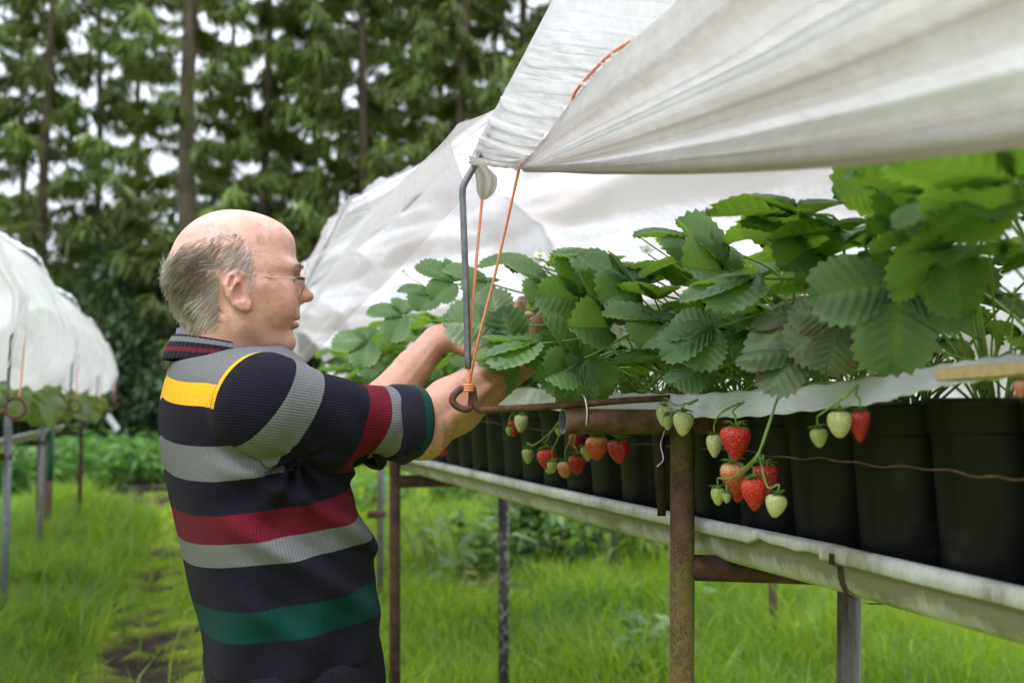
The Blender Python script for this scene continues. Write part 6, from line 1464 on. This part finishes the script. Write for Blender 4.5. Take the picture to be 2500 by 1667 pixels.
# sweater
NAVY, GREY, BURG, YEL, GRN = (.0120, .0112, .0200), (.150, .150, .158), (.115, .010, .020), (.72, .40, .022), (.005, .040, .034)
def sweater_mat():
    m, N, L, b = new_mat("striped knit")
    def at(n_): a = N.new("ShaderNodeAttribute"); a.attribute_name = n_; return a.outputs["Fac"]
    def lin(src, s, o):
        q = N.new("ShaderNodeMath"); q.operation = 'MULTIPLY_ADD'; q.inputs[1].default_value = s; q.inputs[2].default_value = o; L.new(src, q.inputs[0]); return q.outputs[0]
    tt, se, sm, hh = at("torso_stripe"), at("sleeve_stripe"), at("seam"), at("high")
    wn = noise(N, L, 60, 2); 
    def const(stops, lo, hi):      # stops: (start value, colour), lowest first
        r = ramp(N, [(max(0, (v-lo)/(hi-lo)), c) for v, c in stops], 'CONSTANT'); return r
    r1 = const([(-.5, NAVY), (-.346, GRN), (-.295, NAVY), (-.227, GREY), (-.191, BURG), (-.137, NAVY), (-.076, GREY), (-.020, NAVY), (.041, YEL), (.073, GREY)], -.5, .2); L.new(lin(tt, 1/.7, .5/.7), r1.inputs["Fac"])
    r2 = const([(-.2, NAVY), (-.011, GREY), (.050, NAVY), (.142, BURG), (.181, GREY), (.216, NAVY)], -.2, .4); L.new(lin(se, 1/.6, .2/.6), r2.inputs["Fac"])
    def step(src, e):
        q = N.new("ShaderNodeMath"); q.operation = 'GREATER_THAN'; q.inputs[1].default_value = e; L.new(src, q.inputs[0]); return q.outputs[0]
    isl = step(sm, 0.0); mx = N.new("ShaderNodeMixRGB"); L.new(isl, mx.inputs["Fac"]); L.new(r1.outputs["Color"], mx.inputs["Color1"]); L.new(r2.outputs["Color"], mx.inputs["Color2"])
    yl_ = N.new("ShaderNodeMath"); yl_.operation = 'MULTIPLY'; L.new(isl, yl_.inputs[0]); L.new(step(hh, -.016), yl_.inputs[1])
    y2 = N.new("ShaderNodeMath"); y2.operation = 'LESS_THAN'; y2.inputs[1].default_value = .0170; L.new(sm, y2.inputs[0]); y3 = N.new("ShaderNodeMath"); y3.operation = 'MULTIPLY'; L.new(yl_.outputs[0], y3.inputs[0]); L.new(y2.outputs[0], y3.inputs[1])
    mx2 = N.new("ShaderNodeMixRGB"); mx2.inputs["Color2"].default_value = (*YEL, 1); L.new(y3.outputs[0], mx2.inputs["Fac"]); L.new(mx.outputs["Color"], mx2.inputs["Color1"])
    # dark stitched seam line
    ab = N.new("ShaderNodeMath"); ab.operation = 'ABSOLUTE'; L.new(sm, ab.inputs[0]); s1 = N.new("ShaderNodeMath"); s1.operation = 'LESS_THAN'; s1.inputs[1].default_value = .0009; L.new(ab.outputs[0], s1.inputs[0])
    s2 = N.new("ShaderNodeMath"); s2.operation = 'MULTIPLY'; s2.inputs[1].default_value = .75; L.new(s1.outputs[0], s2.inputs[0])
    mx3 = N.new("ShaderNodeMixRGB"); mx3.inputs["Color2"].default_value = (.03, .03, .04, 1); L.new(s2.outputs[0], mx3.inputs["Fac"]); L.new(mx2.outputs["Color"], mx3.inputs["Color1"])
    hn = noise(N, L, 520, 2, .7); hr_ = ramp(N, [(.3, (.72, .72, .72)), (.7, (1.18, 1.18, 1.18))]); L.new(hn.outputs["Fac"], hr_.inputs["Fac"]); mu = N.new("ShaderNodeMixRGB"); mu.blend_type = 'MULTIPLY'; mu.inputs["Fac"].default_value = 1; L.new(mx3.outputs["Color"], mu.inputs["Color1"]); L.new(hr_.outputs["Color"], mu.inputs["Color2"])
    L.new(mu.outputs["Color"], b.inputs["Base Color"]); b.inputs["Roughness"].default_value = .95; b.inputs["Specular IOR Level"].default_value = .05; b.inputs["Sheen Weight"].default_value = .02; b.inputs["Sheen Roughness"].default_value = .5
    # knitted ribs
    rb = at("rib"); sn = N.new("ShaderNodeMath"); sn.operation = 'SINE'; L.new(lin(rb, 2*PI/.0042, 0), sn.inputs[0]); ad = N.new("ShaderNodeMath"); ad.operation = 'MULTIPLY_ADD'; ad.inputs[1].default_value = .5; L.new(sn.outputs[0], ad.inputs[0]); L.new(hn.outputs["Fac"], ad.inputs[2])
    bump(N, L, b, ad.outputs[0], .6, .0011); return m
M['knit'] = sweater_mat()
lo, hi = box_of([T0+Ta*.14+Tf*.16+Tl*.21, T0+Ta*.14-Tf*.16-Tl*.21, T0-Ta*.46-Tf*.16-Tl*.21, T0-Ta*.46+Tf*.16+Tl*.21, S1, C1, C2, S2, M1], .10)
sv, sfc = surface(sweater_sdf, lo, hi, .0052, 3)
f_, l_, t_ = tor(sv.astype(np.float32))
def stripes(v, S, C, sgn):
    ax = nrm(C-S); up = nrm(Zu-ax*np.dot(Zu, ax)); q = v-S; e = q @ ax; h = q @ up; k = 1550.0
    e0 = e.copy()
    for _ in range(4): e0 = e-h*np.interp(e0*k, [0, 48, 125, 223, 294], [.5, .45, .24, .157, .08])
    es = np.interp(h*k, [-160, -109, -26, 29, 103, 140], [40, -1, -71, -63, -24, 10])/k-.040
    lat = sgn*l_
    sd = sleeve(v.astype(np.float32), S, M1 if sgn > 0 else (S+C)/2, C, (.080, .069, .056))
    arm = (lat-.174)+.5*(f_+.068)-.5*np.abs(t_-.02)
    return e0, np.where(lat > .05, np.where(t_ > -.03, arm, np.minimum(arm, (.022-sd)*2)), -.5), h
e1, sm1, h1 = stripes(sv, S1, C1, 1); e2, sm2, h2 = stripes(sv, S2, C2, -1); near = l_ > 0
teff = t_+.024*np.clip(np.abs(l_)/.17, 0, 1)*smoothstep(-.22, -.06, t_)+.003*np.sin(f_*14)
rib_t = np.arctan2(l_, f_)*.175
seam = np.where(near, sm1, sm2)
mesh_np("sweater", sv, sfc, M['knit'], person, True, {"torso_stripe": teff, "sleeve_stripe": np.where(near, e1, e2), "seam": seam, "high": t_-.018-.016, "rib": np.where(seam > 0, np.where(near, h1, h2), rib_t)})
sw = bpy.data.objects["sweater"]
def keep_sw(o_): o_.parent = sw; o_.matrix_parent_inverse = sw.matrix_parent_inverse.copy() @ Matrix.Identity(4); o_.matrix_parent_inverse = Matrix.Identity(4); return o_
def banded(name, stops, attn, ribf=None, rough=.92):
    m, N, L, b = new_mat(name); a = N.new("ShaderNodeAttribute"); a.attribute_name = attn; r = ramp(N, stops, 'CONSTANT'); L.new(a.outputs["Fac"], r.inputs["Fac"]); hn = noise(N, L, 480, 2); hr_ = ramp(N, [(.3, (.75, .75, .75)), (.7, (1.15, 1.15, 1.15))]); L.new(hn.outputs["Fac"], hr_.inputs["Fac"]); mu = N.new("ShaderNodeMixRGB"); mu.blend_type = 'MULTIPLY'; mu.inputs["Fac"].default_value = 1; L.new(r.outputs["Color"], mu.inputs["Color1"]); L.new(hr_.outputs["Color"], mu.inputs["Color2"])
    L.new(mu.outputs["Color"], b.inputs["Base Color"]); b.inputs["Roughness"].default_value = rough; b.inputs["Specular IOR Level"].default_value = .15; b.inputs["Sheen Weight"].default_value = .06; bump(N, L, b, hn.outputs["Fac"], .5, .0008); return m
M['collar'] = banded("striped ribbed collar", [(0, NAVY), (.17, GREY), (.34, NAVY), (.52, BURG), (.68, NAVY)], "across")
M['lining'] = noisy("blue grey collar lining", [(.3, (.12, .12, .16)), (.7, (.18, .18, .225))], 300, .9)
M['cuff'] = banded("rolled navy cuff", [(0, NAVY), (.50, NAVY), (.56, GRN), (.80, NAVY)], "across")
# collar
Kc = P(541, 832, 1.885); tlt = math.radians(6.5); Kx = nrm(Fh*math.cos(tlt)-Zu*math.sin(tlt)); Kz = nrm(Zu*math.cos(tlt)+Fh*math.sin(tlt)); Ky = Tl
def ring_surface(prof, n, ribs, frontdrop, dip=0.0):
    th = np.linspace(-PI, PI, n); V = []; A_ = []
    for r, z, w_ in prof:
        fr_ = (1+np.cos(th))/2     # 1 at the front
        rr = r+ribs*np.sin(th*58)*(w_ > .02)
        zz = z*(1-frontdrop*fr_)-.010*fr_-dip*np.sin(th)**2
        V.append(Kc+np.outer(rr*1.0*np.cos(th), Kx)+np.outer(rr*1.02*np.sin(th), Ky)+np.outer(zz, Kz)); A_.append(np.full(n, w_))
    return np.stack(V, 0), np.array(A_)
prof = [(.0720, -.020, 0), (.0735, -.004, 0), (.0750, .0005, .03), (.0772, .0005, .08), (.0795, -.0040, .2), (.0825, -.0125, .36), (.0855, -.0215, .54), (.0880, -.0305, .72), (.0895, -.0385, .9), (.0888, -.0420, 1), (.0868, -.0415, 1), (.0845, -.034, 1)]
Vc, Ac = ring_surface(prof, 260, .0009, .45); k = Vc.shape[:2]; keep_sw(mesh_np("collar", Vc.reshape(-1, 3), grid_faces(*k), M['collar'], person, True, {"across": Ac.ravel()}))
prof = [(.0700, -.035, 0), (.0690, -.01, 0), (.0700, .010, 0), (.0712, .0125, 0), (.0730, .0115, 0), (.0738, .0, 0), (.0735, -.02, 0)]
Vc, Ac = ring_surface(prof, 120, 0, .35); k = Vc.shape[:2]; keep_sw(mesh_np("collar_lining", Vc.reshape(-1, 3), grid_faces(*k), M['lining'], person, True))
# rolled cuffs
def cuff(c0, axis, rr, ln, seed):
    ax = nrm(axis); up = nrm(Zu-ax*np.dot(Zu, ax)); sd = np.cross(ax, up); th = np.linspace(0, 2*PI, 90, endpoint=False)
    prof = [(.004, .86, 0), (-.004, .95, 0), (-.003, 1.02, .03), (.008, 1.06, .12), (.022, 1.07, .28), (.036, 1.06, .44), (.046, 1.03, .52), (.050, 1.035, .58), (.058, 1.02, .70), (.064, .98, .78), (.069, .95, .84), (.068, .86, .92), (.058, .80, 1), (.03, .78, 1)]
    V = []; A_ = []
    for a, r, w_ in prof:
        low_ = np.clip(-np.sin(th), 0, 1)
        wr_ = 1+.020*np.sin(th*5+seed+a*60)+.028*low_*np.sin(th*9+a*90)+.10*low_**3
        q = rr*r*wr_; V.append(c0+np.outer(a*ln/.065-.012*low_**2*(a/.065), ax)+np.outer(q*np.cos(th), sd)+np.outer(q*np.sin(th), up)); A_.append(np.full(90, w_))
    return np.concatenate(V), grid_faces(len(prof), 90, True), np.concatenate(A_)
a1 = nrm(E1-C1)*.5+nrm(W1-E1)*.35+np.array([.3, .0, 0])
v_, f2, a_ = cuff(C1-nrm(a1)*.006, a1, .0575, .052, 1.0); keep_sw(mesh_np("cuff", v_, f2, M['cuff'], person, True, {"across": a_}))
v_, f2, a_ = cuff(C2+np.array([.02, 0, -.01]), E2-C2+np.array([.0, 0, .03]), .058, .05, 2.0); keep_sw(mesh_np("cuff", v_, f2, M['cuff'], person, True, {"across": a_}))
# ribbed hem
th = np.linspace(-PI, PI, 420); V = []; hem = [(-.398, .985), (-.405, .999), (-.415, 1.004), (-.432, 1.006), (-.455, 1.004), (-.468, 1.0), (-.472, .99), (-.472, .95)]
bk, ft, bb = np.interp(-.43, TAB[:, 0], TAB[:, 1]), np.interp(-.43, TAB[:, 0], TAB[:, 2]), np.interp(-.43, TAB[:, 0], TAB[:, 3]); cc, aa = (bk+ft)/2, (ft-bk)/2
for t, s in hem:
    cx = np.sign(np.cos(th))*np.abs(np.cos(th))**(2/2.35); cy = np.sign(np.sin(th))*np.abs(np.sin(th))**(2/2.35); rr = s+.006*np.sign(np.sin(th*130))*np.abs(np.sin(th*130))**.5*.6
    V.append(T0+np.outer(cc+aa*rr*cx, Tf)+np.outer(bb*rr*cy, Tl)+np.outer(np.full(420, t)+.003*np.sin(th*4), Ta))
M['hem'] = noisy("navy ribbed hem", [(.3, [c*.8 for c in NAVY]), (.7, [c*1.15 for c in NAVY])], 300, .93, spec=.15)
keep_sw(mesh_np("hem", np.concatenate(V), grid_faces(len(hem), 420), M['hem'], person, True))
# trousers and shoes: knees bent
hipN, hipF = T0-Ta*.47+Tl*.085, T0-Ta*.47-Tl*.085
def foot_of(h, l): return np.array([*(h+Fh*.015+Tl*l)[:2], .10])
aN, aF = foot_of(hipN, .02), foot_of(hipF, -.02); kN, kF = (hipN+aN)/2+Fh*.13+Tl*.01, (hipF+aF)/2+Fh*.13-Tl*.01
def trs(p):
    d = smin(smin(cap(p, hipN, kN, .105, .075), cap(p, kN, aN, .075, .060), .02), smin(cap(p, hipF, kF, .105, .075), cap(p, kF, aF, .075, .060), .02), .03)
    return smin(d, smin(cap(p, hipN+Ta*.06, hipF+Ta*.06, .11, .11), cap(p, hipN-Tf*.02, hipF-Tf*.02, .115, .115), .03), .04)+.002*np.sin(p[:, 2]*60+p[:, 0]*30)
lo, hi = box_of([hipN, hipF, kN, kF, aN, aF, hipN+Ta*.08], .13); v_, f2 = surface(trs, lo, hi, .012, 2); M['trousers'] = noisy("dark work trousers", [(.3, (.018, .018, .022)), (.7, (.035, .035, .042))], 40, .9, bmp=.001)
mesh_np("trousers", v_, f2, M['trousers'], person)
M['boot'] = noisy("dark rubber boot", [(.3, (.015, .02, .015)), (.7, (.03, .035, .028))], 20, .5)
for a in (aN, aF):
    g_ = np.array([a[0], a[1], 0]); fn = lambda p: smax(smin(cap(p, a+np.array([0, 0, .06]), g_+Zu*.055, .055, .05), cap(p, g_-Fh*.05+Zu*.045, g_+Fh*.17+Zu*.038, .046, .042), .03), .004-p[:, 2], .01)
    lo, hi = box_of([a+Zu*.1, g_-Fh*.1, g_+Fh*.22], .06); v_, f2 = surface(fn, lo, hi, .010, 2); mesh_np("boot", v_, f2, M['boot'], person)
